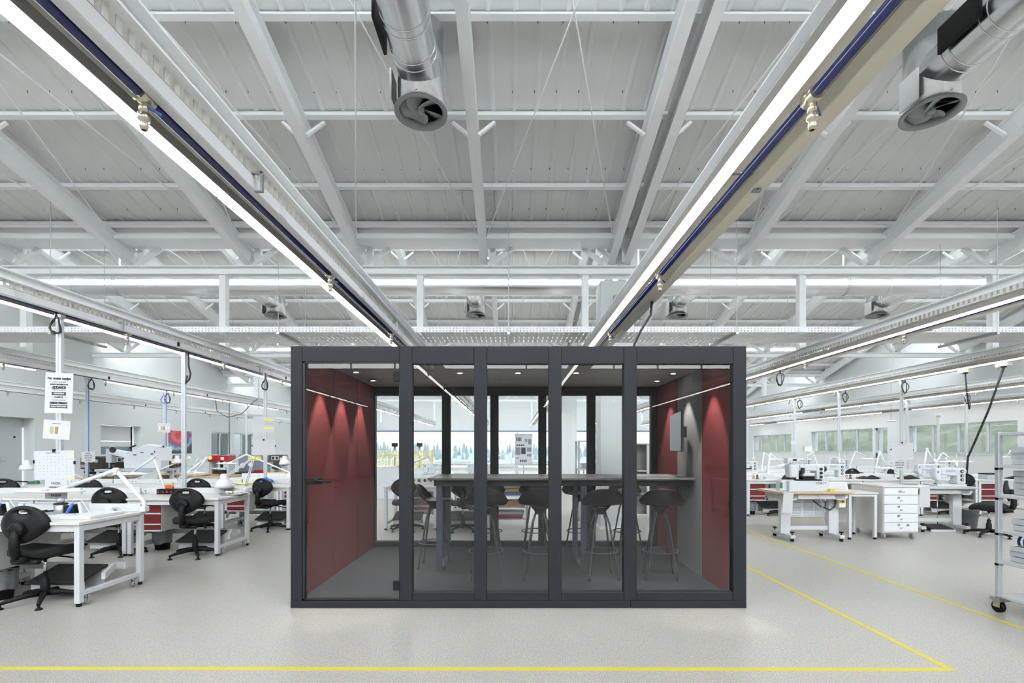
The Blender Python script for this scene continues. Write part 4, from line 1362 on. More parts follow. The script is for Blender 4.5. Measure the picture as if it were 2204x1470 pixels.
# ------------------------------------------------------------------ lamps at the left
flat_lamp('big white wing lamp on the front-left bench end, arm bent to the left', (-3.79, 4.98, 0.80), px(250, 1012, 4.97), px(148, 1047, 4.95), px(108, 1057, 4.93), 0.71, (1, 0.05, 0), 0.2, r=0.021)
flat_lamp('white wing lamp behind the front-left lamp, above the second bench row', (-5.02, 6.98, 0.79), px(330, 985, 6.97), px(290, 1013, 6.95), px(280, 1020, 6.93), 0.56)
flat_lamp('white wing lamp over the third bench row, left of the red press', (-6.2, 9.0, 0.79), px(445, 985, 8.97), px(425, 1012, 8.95), px(415, 1018, 8.93), 0.5)
flat_lamp('white wing lamp right of the red press, below the blue-grey windows', (-5.1, 11.06, 0.80), px(530, 978, 11.05), px(500, 993, 11.0), px(488, 998, 10.98), 0.5)
dome_lamp('white dome lamp hanging over the tray on the bench left of the booth', (-3.84, 6.96, 0.80), px(546, 985, 6.96), px(483, 1050, 6.9), 0.125)
dome_lamp('small white dome lamp in front of the grey door at the far left', (-7.9, 8.95, 0.79), px(86, 984, 8.9), px(58, 1012, 8.85), 0.115)
dome_lamp('white dome lamp beside the dark machine under the coloured poster', (-7.0, 9.0, 0.79), px(408, 985, 9.1), px(381, 997, 9.1), 0.09)
dome_lamp('white dome lamp at the booth\'s left edge above the third bench row', (-3.92, 8.96, 0.79), px(628, 985, 8.95), px(613, 1000, 8.9), 0.10)

# ------------------------------------------------------------------ service poles with cables
POLE_ME = {}
def pole(label, x, y, z0, z1, blue=False):
    t = thing('service_pole', label, 'pole', (x, y, z0), 0, 'aluminium service poles')
    MB().box(-0.028, 0.028, -0.02, 0.02, 0, z1 - z0).build('profile', M['alu'], t, 0.003)
    MB().box(-0.006, 0.006, -0.0215, -0.019, 0.0, z1 - z0 - 0.02).build('groove', M['machine_grey'], t)
    MB().box(-0.035, 0.035, -0.027, 0.027, z1 - z0 - 0.05, z1 - z0).build('top_clamp', M['galv'], t)
    if blue:
        MB().cyl((0.035, -0.005, 0), (0.035, -0.005, z1 - z0 - 0.06), 0.007, n=6).build('air_hose', M['blue'], t)
    return t
ZT = H(1.595)
pole('aluminium pole carrying the motto poster at the front left', -4.735, 5.06, 0.66, ZT)
pole('aluminium pole in the middle of the bench row left of the booth', -4.80, 7.07, 0.66, ZT)
pole('aluminium pole with two hanging sheets beside the booth', -4.63, 9.07, 0.66, ZT)
pole('aluminium pole with a blue hose left of the sectional gate', -8.44, 9.6, 0.0, ZT, True)
pole('aluminium pole with colour chart in front of the coloured poster', -8.44, 11.75, 0.0, ZT, True)
pole('aluminium pole in front of the dark office window', -8.44, 15.35, 0.0, ZT)

def loop_cable(label, p, r, drop, m_=None, seed=0, rad=0.008):
    rnd = random.Random(seed)
    pts = [Vector((0, 0, 0)), Vector((0.01, 0, -drop * 0.4))]
    for i in range(22):
        a = PI / 2 + i / 21 * 2 * PI * 1.6
        rr = r * (1 + 0.12 * math.sin(i * 1.7 + seed))
        pts.append(Vector((rr * math.cos(a) * 0.6, 0.02 * math.sin(i), -drop + rr * math.sin(a))))
    pts.append(Vector((0.03, 0, -drop * 0.5)))
    o = MB().tube(pts, rad, 6).build('coiled_cable', m_ or M['cable'])
    o.location = p
    tag(o, label, 'cable', 'coiled cables below the trunking')
loop_cable('black cable loop below the trunking left of the motto poster', (-4.72, 5.0, H(1.60)), 0.085, 0.13, seed=1)
loop_cable('black cable loop at the pole with the two hanging sheets, under the lamp line', (-4.60, 9.0, H(1.59)), 0.09, 0.22, seed=2)
loop_cable('black cable coil at the top of the pole with the blue hose', (-8.31, 9.55, H(1.60)), 0.10, 0.14, seed=3)
loop_cable('black cable coil at the top of the colour chart pole', (-8.31, 11.66, H(1.60)), 0.11, 0.20, seed=4)
loop_cable('blue hose coil beside the black coil of the colour chart pole', (-8.31, 11.52, H(1.60)), 0.09, 0.24, M['blue'], 5, 0.006)
m = MB().tube([(0, 0, 0), (0.0, 0, -0.2), (0.03, 0, -0.32), (0.01, 0, -0.40), (-0.04, 0, -0.46), (-0.02, 0, -0.34)], 0.012, 6)
o = m.build('hanging_plug_cable', M['cable']); o.location = (-4.70, 7.02, H(1.59)); tag(o, 'black cable with plug dangling beside the middle aluminium pole', 'cable')
m = MB().tube([(0, 0, 0), (0.05, 0, -0.35), (0.35, 0, -0.52), (0.75, 0, -0.42), (1.05, 0, -0.1), (1.2, 0, 0)], 0.009, 6)
o = m.build('sagging_cable', M['cable']); o.location = (-8.35, 13.6, H(1.58)); tag(o, 'black cable sagging between two points of the far trunking', 'cable')
m = MB().tube([(0, 0, 0), (0, 0, -0.6), (0.01, 0, -2.0)], 0.009, 6)
o = m.build('drop_cable', M['cable']); o.location = (-8.31, 14.2, H(1.60)); tag(o, 'thin black cable dropping straight down before the blue-grey window', 'cable')

# ------------------------------------------------------------------ papers on the poles
def sheet(label, u, v, y, wpx, hpx, lines=(), rot=(0, 0, 0), cat='sign', name='paper_sheet'):
    w, h = wpx * y / F, hpx * y / F
    t = make_sheet(w, h, label, cat, name)
    t.location = px(u, v, y); t.rotation_euler = rot
    for (tx, ty, size, body, bold, sx) in lines:
        text(body, size * h, M['ink'], t, (tx * w, -0.0018, ty * h), bold=bold, sx=sx)
    return t, w, h
L = [(0, .36, .085, 'No nossa equipa', .0018, 1.0), (0, .27, .035, 'SOMOS ALEGRES', 0, 1.25), (0, .21, .046, 'SOMOS PROFISSIONAIS', .0012, .92), (0, .135, .088, 'AJUDAMOS', .003, .74),
     (0, .07, .036, 'SOMOS UNIDOS', 0, 1.3), (0, -.105, .055, 'DAMOS', .001, 1.1), (0, -.175, .040, 'O NOSSO MELHOR', 0, 1.0), (0, -.25, .066, 'DIZEMOS OBRIGADO', .0025, .68)]
t, w, h = sheet('motto poster reading No nossa equipa hung on the front-left pole', 127, 846, 5.035, 60, 87, L, (0, 0.03, 0), 'poster', 'motto_poster')
rib = MB().prism([(-0.27 * w, 0.022 * h), (0.27 * w, 0.022 * h), (0.24 * w, -0.02 * h), (0.27 * w, -0.055 * h), (-0.27 * w, -0.055 * h), (-0.24 * w, -0.02 * h)], -0.0020, -0.0012, 'y').build('ribbon', M['ink'], t)
text('APRENDEMOS', 0.05 * h, M['paper'], t, (0, -0.0028, -0.016 * h), bold=.0008, sx=0.85)
MB().prism([(-0.34 * w, -0.295 * h), (0.34 * w, -0.295 * h), (0.29 * w, -0.33 * h), (0.34 * w, -0.37 * h), (-0.34 * w, -0.37 * h), (-0.29 * w, -0.33 * h)], -0.0020, -0.0012, 'y').build('ribbon', M['ink'], t)
text('SOMOS VENCEDORES', 0.046 * h, M['paper'], t, (0, -0.0028, -0.333 * h), bold=.001, sx=0.82)
for zz, a, b in ((.135, -.33, -.24), (.135, .24, .33), (-.105, -.33, -.17), (-.105, .17, .33)):
    MB().box(a * w, b * w, -0.0016, -0.0012, zz * h - 0.001, zz * h + 0.001).build('rule', M['ink'], t)

SW = [mat('swatch_%d' % i, c, 0.7) for i, c in enumerate((rgb(228, 220, 176), rgb(150, 164, 130), rgb(168, 118, 84), rgb(196, 210, 200), rgb(216, 206, 216)))]
def colour_chart(label, u, v, y, wpx, hpx, rot):
    t, w, h = sheet(label, u, v, y, wpx, hpx, [(0, .32, .045, 'REFERENCIAS DE COR', 0, 1)], rot, 'sign', 'colour_chart')
    for i in range(5):
        x = (-0.36 + 0.18 * i) * w
        MB().box(x - 0.062 * w, x + 0.062 * w, -0.0018, -0.001, -0.22 * h, 0.16 * h).build('swatch', SW[i], t)
    return t
colour_chart('sheet with five colour swatches under the motto poster', 122, 925, 5.035, 58, 41, (0, 0.07, 0))
colour_chart('small sheet with five colour swatches left of the coloured poster', 353, 921, 11.724, 27, 20, (0, 0, 0))

def calendar(label, u, v, y, wpx, hpx, rows=7, cols=9, yl=True, seed=1):
    t, w, h = sheet(label, u, v, y, wpx, hpx, [(-0.02, .42, .045, 'REGISTO PRODUCAO', 0, 1.1)], (0, -0.02, 0), 'planner', 'planner_sheet')
    rnd = random.Random(seed)
    mk = MB()
    for r in range(rows):
        for c in range(cols):
            if rnd.random() < 0.22: continue
            x = (-0.36 + c * 0.76 / (cols - 1)) * w; z = (0.30 - r * 0.62 / (rows - 1)) * h
            mk.bar((x - 0.008 * w, -0.0015, z - 0.008 * h), (x + 0.012 * w, -0.0015, z + 0.012 * h), 0.0006, 0.012 * h, (0, 0, 1))
    q = mk.build('handwritten_marks', M['ink_grey'], t); q['kind'] = 'stuff'
    if yl:
        MB().box(0.36 * w, 0.47 * w, -0.0016, -0.001, 0.34 * h, 0.40 * h).build('yellow_note', M['yellow_ink'], t)
        MB().box(0.30 * w, 0.46 * w, -0.0016, -0.001, -0.46 * h, -0.41 * h).build('yellow_note', M['yellow_ink'], t)
    for cx, cz in ((0.0, 0.5), (-0.5, 0.13), (0.5, 0.07)):
        MB().cbox((cx * w, 0, cz * h), (0.03, 0.012, 0.03) if cx == 0 else (0.014, 0.014, 0.034)).build('binder_clip', M['black'], t)
    return t
calendar('planner sheet with handwritten marks and clips below the front-left poster', 117, 1001, 5.032, 87, 62, seed=1)
calendar('lower of the two sheets on the pole beside the booth', 568, 963, 9.044, 50, 33, 4, 10, False, 2)
calendar('planner sheet on the white post machine under the coloured poster', 352, 976, 9.0, 38, 30, 4, 6, False, 3)
t, w, h = sheet('upper sheet with yellow stripes on the pole beside the booth', 568, 913, 9.044, 47, 33, (), (0, 0.02, 0))
for z in (0.30, -0.25):
    MB().box(-0.02 * w, 0.46 * w, -0.0016, -0.001, (z - 0.06) * h, (z + 0.06) * h).build('yellow_stripe', M['yellow_ink'], t)
for z in (0.16, 0.06, -0.04):
    MB().box(0.02 * w, 0.42 * w, -0.0016, -0.001, (z - 0.008) * h, (z + 0.008) * h).build('printed_line', M['ink_grey'], t)
FZR = [(0, .30, .16, 'FAZER,', .0006, 1), (0, .08, .16, 'VERIFICAR', .0006, 1), (0, -.12, .16, 'ANTES DE', .0006, 1), (0, -.33, .16, 'PASSAR', .0006, 1)]
sheet('sign reading FAZER VERIFICAR ANTES DE PASSAR behind the front wing lamp', 121, 1053, 5.034, 48, 42, FZR)
sheet('sign reading FAZER VERIFICAR on the pole with the blue hose', 190, 983, 9.574, 30, 22, FZR)

# ------------------------------------------------------------------ coloured poster on the left wall
def poster_material():
    m, nt, b = new_mat('poster_print')
    tc = nt.nodes.new('ShaderNodeTexCoord')
    mp = nt.nodes.new('ShaderNodeMapping'); mp.inputs['Location'].default_value = (0.15, 0.1, -0.35)
    mp.inputs['Scale'].default_value = (1, 0.85, 1.25)
    gr = nt.nodes.new('ShaderNodeTexGradient'); gr.gradient_type = 'SPHERICAL'
    no = nt.nodes.new('ShaderNodeTexNoise'); no.inputs['Scale'].default_value = 5
    ad = nt.nodes.new('ShaderNodeMath'); ad.operation = 'MULTIPLY_ADD'; ad.inputs[1].default_value = 0.25
    rp = nt.nodes.new('ShaderNodeValToRGB')
    el = rp.color_ramp.elements
    el[0].position = 0.10; el[0].color = rgb(52, 58, 60)
    el[1].position = 0.95; el[1].color = rgb(196, 56, 62)
    for p, c in ((0.30, rgb(60, 74, 76)), (0.42, rgb(150, 176, 196)), (0.52, rgb(88, 108, 160)), (0.66, rgb(190, 60, 68)), (0.80, rgb(208, 120, 124))):
        e = el.new(p); e.color = c
    nt.links.new(tc.outputs['Object'], mp.inputs[0]); nt.links.new(mp.outputs[0], gr.inputs[0])
    nt.links.new(tc.outputs['Object'], no.inputs[0])
    nt.links.new(no.outputs['Fac'], ad.inputs[0]); nt.links.new(gr.outputs['Fac'], ad.inputs[2])
    nt.links.new(ad.outputs[0], rp.inputs[0]); nt.links.new(rp.outputs[0], b.inputs['Base Color'])
    return m
y0, y1 = wyL(362), wyL(412)
pz0, pz1 = 1.19, 2.12
o = MB().box(-0.006, 0.006, -(y1 - y0) / 2, (y1 - y0) / 2, -(pz1 - pz0) / 2, (pz1 - pz0) / 2).build('wall_poster', poster_material())
o.location = (XL + 0.012, (y0 + y1) / 2, (pz0 + pz1) / 2)
tag(o, 'dark picture poster with a red and blue round shape on the left wall', 'poster')
for yy, zz, l in ((wyL(309), 1.93, 'small wall switch right of the sectional gate'), (wyL(448), 1.45, 'small wall switch left of the blue-grey window')):
    o = MB().box(0, 0.02, -0.05, 0.05, -0.09, 0.09).build('wall_switch', M['plastic_white']); o.location = (XL, yy, zz); tag(o, l, 'switch')

# ------------------------------------------------------------------ machines at the left
sk = make_skiver(); uk = []
GS = 'dark skiving machines with picture labels'
place(sk, uk, 'dark brown machine with picture label, below the sectional gate at the left', (px(203, 0, 9.9).x, 9.9, 0), 0.05, GS)
place(sk, uk, 'dark brown machine half hidden behind the white post machine', (px(264, 0, 10.3).x, 10.3, 0), 0, GS)
place(sk, uk, 'dark machine with picture label behind the middle pole', (px(372, 0, 11.2).x, 11.2, 0), 0, GS)
place(sk, uk, 'dark machine with picture label at the booth\'s left edge', (px(599, 0, 12.0).x, 12.0, 0), 0, GS)

# white post machine on its own grey table
tx = px(292, 0, 9.75).x
t = thing('machine_stand', 'grey stand carrying the big white post machine at the left', 'table', (tx, 9.75, 0))
MB().box(-0.62, 0.62, -0.25, 0.28, 0.94, 0.99).build('stand_top', M['machine_grey'], t, 0.004)
for x in (-0.57, 0.57):
    for y in (-0.2, 0.23):
        MB().box(x - 0.03, x + 0.03, y - 0.03, y + 0.03, 0, 0.94).build('leg', M['frame'], t, 0.003)
t = thing('post_bed_machine', 'big white sewing machine with black lever on the grey stand, left', 'sewing machine', (tx, 9.75, 0.99))
MB().prism([(-0.15, 0.0), (0.60, 0.0), (0.60, 0.44), (0.30, 0.50), (0.05, 0.38), (-0.15, 0.26)], -0.12, 0.12, 'y').build('body', M['machine'], t, 0.015)
MB().prism([(-0.50, 0.30), (-0.12, 0.20), (-0.12, 0.34), (-0.46, 0.40)], -0.07, 0.07, 'y').build('arm', M['machine'], t, 0.01)
MB().box(-0.56, -0.44, -0.06, 0.06, 0.12, 0.40).build('head', M['machine_grey'], t, 0.01)
MB().cyl((-0.50, 0, 0.0), (-0.50, 0, 0.12), 0.02, n=10).box(-0.58, -0.42, -0.09, 0.09, 0.0, 0.02).build('post_bed', M['dark_metal'], t)
MB().cyl((-0.40, -0.09, 0.38), (-0.40, -0.05, 0.38), 0.06, n=18).build('tension_wheel', M['dark_metal'], t)
MB().tube([(-0.02, -0.13, 0.42), (0.10, -0.13, 0.47)], 0.016, 8).build('lever', M['black'], t)
for x, z in ((0.08, 0.28), (0.42, 0.30), (0.22, 0.33)):
    MB().box(x - 0.03, x + 0.03, -0.124, -0.12, z - 0.01, z + 0.01).build('vent_slot', M['dark_metal'], t)

# red press on a wooden table
xx = px(477, 0, 11.6).x
t = thing('press_table', 'wooden table under the red press at the left', 'table', (xx - 0.25, 11.6, 0))
MB().box(-0.85, 0.6, -0.3, 0.35, 0.72, 0.76).build('table_top', M['wood'], t, 0.004)
for x in (-0.8, 0.55):
    for y in (-0.25, 0.3):
        MB().box(x - 0.025, x + 0.025, y - 0.025, y + 0.025, 0, 0.72).build('leg', M['frame'], t)
t = thing('red_press', 'small bench press with a red cover plate under the blue-grey window', 'machine', (xx, 11.6, 0.76))
MB().box(-0.24, -0.18, -0.1, 0.15, 0, 0.50).box(0.18, 0.24, -0.1, 0.15, 0, 0.50).build('side_frame', M['machine_grey'], t, 0.004)
MB().box(-0.25, 0.25, -0.14, 0.16, 0.33, 0.47).build('top_cover', M['red'], t, 0.006)
MB().cyl((0, 0, 0.17), (0, 0, 0.33), 0.035, n=14).build('ram', M['dark_metal'], t)
MB().box(-0.12, 0.10, -0.1, 0.1, 0.0, 0.12).build('anvil', M['dark_metal'], t, 0.008)
MB().box(-0.16, 0.16, -0.13, 0.05, 0.15, 0.18).build('press_plate', M['machine'], t)
MB().cyl((-0.19, -0.145, 0.42), (-0.19, -0.141, 0.42), 0.05, n=16).build('yellow_sticker', M['yellow_ink'], t)
MB().box(0.06, 0.14, -0.144, -0.14, 0.37, 0.43).build('sticker', M['paper'], t)
# slanted white display rack next to it
t = thing('tool_rack', 'white slanted rack beside the red press', 'rack', (px(430, 0, 11.4).x - 0.1, 11.3, 0.76))
for dx in (-0.18, 0.02, 0.2):
    MB().bar((dx - 0.08, -0.1, 0), (dx + 0.06, 0.1, 0.42), 0.03, 0.03).build('upright', M['frame'], t)
for z in (0.12, 0.22, 0.32):
    MB().bar((-0.26 + z * 0.33, -0.1 + z * 0.48, z), (0.2 + z * 0.33, -0.1 + z * 0.48, z), 0.03, 0.02).build('rung', M['machine_grey'], t)

# grey machine with yellow plate between red press and booth
t = thing('embossing_machine', 'grey machine with a yellow plate between red press and booth', 'machine', (px(545, 0, 12.6).x, 12.6, 0))
MB().box(-0.4, 0.4, -0.25, 0.25, 0.0, 0.72).build('cabinet', M['machine_grey'], t, 0.01)
MB().box(-0.42, 0.42, -0.28, 0.28, 0.72, 0.78).build('work_table', M['dark_metal'], t, 0.004)
MB().box(-0.38, 0.36, -0.02, 0.22, 0.78, 1.24).build('housing', mat('slate_panel', rgb(112, 120, 130), 0.5), t, 0.015)
MB().box(-0.12, 0.22, -0.03, -0.02, 1.08, 1.19).build('warning_plate', M['yellow'], t)
MB().cyl((-0.25, -0.03, 0.95), (-0.25, -0.06, 0.95), 0.07, n=16).cyl((-0.05, -0.03, 0.98), (-0.05, -0.06, 0.98), 0.05, n=16).build('gauge', M['machine'], t)
MB().box(0.12, 0.42, -0.2, -0.04, 0.78, 0.84).build('red_tray', M['red'], t)

# ------------------------------------------------------------------ small things on the left benches
def at_bench(y_front, x, dy, z=0.75): return (x, y_front + dy, z)
def glue_pot(label, loc):
    t = thing('glue_pot', label, 'glue pot', loc, 0, 'electric glue pots')
    MB().lathe([(0.0, 0), (0.05, 0.0), (0.052, 0.005), (0.052, 0.10), (0.046, 0.105), (0, 0.105)], 20).build('pot', M['galv'], t)
    MB().lathe([(0.056, 0.102), (0.056, 0.116), (0.03, 0.12), (0, 0.12)], 20).build('lid_ring', M['black'], t)
    MB().lathe([(0.0, 0.12), (0.026, 0.12), (0.03, 0.15), (0.02, 0.16), (0, 0.16)], 14).build('stopper', M['machine_grey'], t)
    MB().cbox((0.075, 0.0, 0.05), (0.05, 0.06, 0.09)).build('control_box', M['black'], t, 0.006)
    return t
glue_pot('steel glue pot with black lid on the front-left bench', (px(131, 0, 4.72).x, 4.72, 0.75))
def iron(label, loc):
    t = thing('soldering_station', label, 'hot iron', loc, 0, 'hot irons on black stands')
    MB().prism([(-0.05, 0), (0.06, 0), (0.05, 0.02), (0.01, 0.03), (-0.01, 0.11), (-0.035, 0.11)], -0.04, 0.04, 'y').build('stand', M['black'], t, 0.003)
    MB().prism([(0.015, 0), (0.05, 0), (0.02, 0.13), (-0.01, 0.13)], -0.045, 0.045, 'y', Matrix.Translation((0.03, 0.02, 0))).build('side_plate', M['machine'], t, 0.003)
    MB().cyl((-0.06, -0.045, 0.02), (-0.005, -0.045, 0.12), 0.016, 0.013, n=12).build('blue_handle', M['blue'], t)
    MB().tube([(-0.005, -0.045, 0.12), (0.01, -0.04, 0.17), (0.06, -0.02, 0.15), (0.09, 0.0, 0.08), (0.12, 0.0, 0.03), (0.2, 0.02, 0.006)], 0.005, 6).build('cord', M['plastic_white'], t)
    return t
iron('blue-handled hot iron on a black stand, beside the glue pot', (px(166, 0, 4.66).x, 4.66, 0.75))
iron('blue-handled hot iron at the left picture edge', (px(12, 0, 4.70).x, 4.70, 0.75))
t = thing('cutting_board', 'thick white cutting board on the front-left bench corner', 'board', (-4.06, 4.58, 0.75))
MB().box(-0.23, 0.2, -0.16, 0.24, 0, 0.028).build('board', M['plastic_white'], t, 0.003)
t = thing('tool_tray', 'flat grey tray holding tools behind the nearest chair back', 'tray', (px(70, 0, 4.72).x, 4.74, 0.75))
MB().box(-0.22, 0.16, -0.06, 0.12, 0.0, 0.006).box(-0.22, 0.16, -0.06, -0.054, 0, 0.03).box(-0.22, 0.16, 0.114, 0.12, 0, 0.03).build('tray', M['machine_grey'], t)
for i in range(4):
    MB().cyl((-0.18 + i * 0.06, -0.03, 0.015), (-0.1 + i * 0.07, 0.09, 0.03), 0.008, n=8).build('hand_tool', M['dark_metal'], t)
t = thing('adapter_plug', 'white adapter with looped cord behind the cutting board', 'adapter', (-4.08, 4.9, 0.75))
MB().cbox((0, 0, 0.03), (0.07, 0.05, 0.06)).build('adapter', M['plastic_white'], t, 0.008)
MB().tube([(0.03, 0, 0.03), (0.10, 0, 0.06), (0.16, -0.02, 0.03), (0.2, -0.03, 0.006)], 0.006, 6).build('cord', M['plastic_white'], t)

t = thing('power_strip', 'dark power strip box with orange parts on top, second bench row', 'power strip', (px(366, 0, 6.9).x, 6.86, 0.75))
MB().box(-0.13, 0.15, -0.05, 0.05, 0, 0.075).build('strip_body', M['black'], t, 0.004)
for i in range(4):
    MB().cyl((-0.1 + i * 0.06, -0.05, 0.035), (-0.1 + i * 0.06, -0.056, 0.035), 0.016, n=10).build('socket', M['red'], t)
MB().cbox((0.02, 0, 0.1), (0.1, 0.05, 0.05), (0, 0.1, 0.3)).build('orange_part', mat('orange_part', rgb(190, 96, 62), 0.5), t, 0.008)
MB().cbox((0.0, 0.02, 0.14), (0.12, 0.05, 0.03), (0, -0.1, 0.1)).build('pale_block', M['wood'], t, 0.004)
t = thing('parts_tray', 'grey oval tray with pale parts under the dome lamp', 'tray', (px(503, 0, 6.75).x, 6.76, 0.75))
MB().lathe([(0.0, 0.004), (0.12, 0.004), (0.145, 0.025), (0.15, 0.025), (0.13, 0.0), (0, 0)], 28, Matrix.Diagonal((1.35, 0.8, 1, 1))).build('tray', M['galv'], t)
for i in range(6):
    MB().cbox((-0.1 + i * 0.035, random.uniform(-0.03, 0.03), 0.035), (0.05, 0.03, 0.025), (0.2, 0.3, i)).build('pale_part', M['cream'], t, 0.004)
t = thing('yellow_pad', 'pale yellow cloth lying on the third bench row beside the dome lamp', 'cloth', (px(515, 0, 8.5).x, 8.6, 0.75))
MB().grid(lambda a, b: (-0.16 + 0.32 * a, -0.08 + 0.16 * b, 0.02 + 0.012 * math.sin(a * 7) * math.cos(b * 5)), 10, 6).build('cloth', M['yellow_ink'], t, thick=0.015)
t = thing('blue_cloth', 'crumpled blue cloth on the bench near the booth\'s left edge', 'cloth', (px(570, 0, 8.8).x, 8.82, 0.75))
MB().grid(lambda a, b: (-0.12 + 0.24 * a, -0.07 + 0.14 * b, 0.035 + 0.05 * math.sin(a * PI) * math.sin(b * PI) + 0.01 * math.sin(a * 17 + b * 9)), 14, 8).build('cloth', M['blue'], t, thick=0.03)
t = thing('desk_phone', 'dark green hand tool lying on the bench under the grey door', 'tool', (px(72, 0, 8.8).x, 8.8, 0.75))
MB().prism([(-0.1, 0), (0.1, 0), (0.08, 0.06), (-0.05, 0.05)], -0.04, 0.04, 'y').build('body', M['green'], t, 0.008)
MB().cyl((-0.1, 0, 0.04), (-0.34, 0, 0.05), 0.012, n=8).build('handle', M['black'], t)
t['category'] = 'tool'; t.name = 'green_hand_tool'
t = thing('adapter_plug', 'white adapter with cord on the second bench row, left of the pole', 'adapter', (px(298, 0, 6.9).x, 6.88, 0.75))
MB().cbox((0, 0, 0.045), (0.08, 0.06, 0.09), (0, 0, 0.4)).build('adapter', M['plastic_white'], t, 0.01)
MB().tube([(0.03, 0, 0.06), (0.08, -0.01, 0.10), (0.09, -0.02, 0.04), (0.13, -0.02, 0.008)], 0.007, 6).build('cord', M['plastic_white'], t)
t = thing('leather_stack', 'loose pile of tan leather pieces at the front of the press table', 'leather', (px(430, 0, 11.4).x + 0.25, 11.42, 0.76))
for i in range(3):
    MB().cbox((0.02 * i, 0.0, 0.006 + i * 0.011), (0.36 - 0.04 * i, 0.2, 0.010), (0, 0, 0.2 * i)).build('piece', M['leather'], t)
# ------------------------------------------------------------------ seen through the booth
t = thing('parts_cart', 'white cart stacked with coloured boxes behind the booth', 'cart', (-0.02, 8.5, 0))
for x in (-0.3, 0.28):
    for y in (-0.22, 0.22):
        MB().box(x - 0.015, x + 0.015, y - 0.015, y + 0.015, 0.09, 0.84).build('post', M['frame'], t)
        c_ = MB().box(x - 0.016, x + 0.016, y - 0.02, y + 0.02, 0.055, 0.09).build('caster_fork', M['chrome'], t)
        MB().cyl((x - 0.012, y, 0.04), (x + 0.012, y, 0.04), 0.04, n=14).build('caster_wheel', M['fan'], c_)
for z in (0.18, 0.38, 0.58, 0.80):
    MB().box(-0.31, 0.29, -0.24, 0.24, z, z + 0.02).build('shelf', M['laminate'], t)
cols = [(0.60, 0.05, M['blue'], 'blue'), (0.655, 0.05, M['yellow'], 'yellow'), (0.40, 0.10, M['leather'], 'tan'), (0.20, 0.06, M['red'], 'red'), (0.265, 0.05, M['paper'], 'white'), (0.71, 0.05, M['machine_grey'], 'grey')]
for i, (z, h_, m_, cn) in enumerate(cols):
    b_ = thing('storage_box', 'flat %s box on the cart behind the booth' % cn, 'box', (-0.02 + 0.01 * (i % 3), 8.46, z + 0.002), 0.03 * (i % 3 - 1), 'coloured boxes on the cart')
    w = 0.22 - 0.015 * (i % 2)
    MB().box(-w, w, -0.17, 0.17, 0, h_ - 0.012).build('box_body', m_, b_, 0.004)
    MB().box(-w - 0.006, w + 0.006, -0.176, 0.176, h_ - 0.02, h_ - 0.006).build('box_lid', m_, b_, 0.003)

t = thing('flip_chart', 'white flip chart with printed pictures behind the booth', 'flip chart', (px(1127, 0, 12.0).x, 12.0, 0))
MB().box(-0.215, 0.215, -0.012, 0.012, 1.02, 1.73).build('board', M['paper'], t)
MB().box(-0.225, 0.225, -0.02, 0.02, 1.72, 1.76).box(-0.225, 0.225, -0.02, 0.02, 0.99, 1.02).build('rail', M['machine_grey'], t)
MB().cyl((0, 0.02, 0.05), (0, 0.02, 1.7), 0.016, n=10).build('stand_pole', M['alu'], t)
MB().lathe([(0, 0), (0.26, 0), (0.26, 0.01), (0.02, 0.05), (0, 0.05)], 20, Matrix.Translation((0, 0.02, 0))).build('stand_foot', M['alu'], t)
for (x0, x1, z0, z1, m_) in ((-0.19, -0.05, 1.58, 1.67, 'ink'), (0.03, 0.09, 1.56, 1.64, 'ink_grey'), (0.11, 0.19, 1.50, 1.63, 'ink_grey'), (-0.18, 0.02, 1.46, 1.50, 'ink'), (-0.2, -0.08, 1.24, 1.42, 'ink_grey'), (-0.06, 0.05, 1.26, 1.42, 'ink'), (0.08, 0.19, 1.32, 1.42, 'ink_grey'), (0.08, 0.19, 1.20, 1.26, 'ink_grey'), (-0.19, -0.11, 1.14, 1.18, 'ink'), (-0.1, 0.08, 1.06, 1.12, 'ink')):
    n = 4 if m_ == 'ink' and z1 - z0 < 0.1 else 1
    for k in range(n):
        wd = (x1 - x0) / n
        MB().box(x0 + k * wd + (0.006 if n > 1 else 0), x0 + (k + 1) * wd - (0.006 if n > 1 else 0), -0.0135, -0.012, z0, z1).build('print', M[m_], t)

t = thing('shelf_unit', 'white shelf unit at the right behind the booth, beside the red panel', 'shelf', (2.62, 9.6, 0))
MB().box(-0.33, -0.31, -0.2, 0.2, 0.08, 1.5).box(0.31, 0.33, -0.2, 0.2, 0.08, 1.5).build('side_panel', M['laminate'], t)
MB().box(-0.31, 0.31, 0.185, 0.2, 0.08, 1.5).build('back_panel', M['pedestal'], t)
for z in (0.1, 0.5, 0.95, 1.48):
    MB().box(-0.31, 0.31, -0.2, 0.185, z, z + 0.02).build('shelf_board', M['laminate'], t)
MB().box(0.0, 0.31, -0.205, -0.2, 0.12, 1.47).build('cabinet_door', M['laminate'], t)
for x in (-0.28, 0.28):
    for y in (-0.15, 0.15):
        MB().cyl((x - 0.012, y, 0.04), (x + 0.012, y, 0.04), 0.04, n=14).build('caster', M['fan'], t)

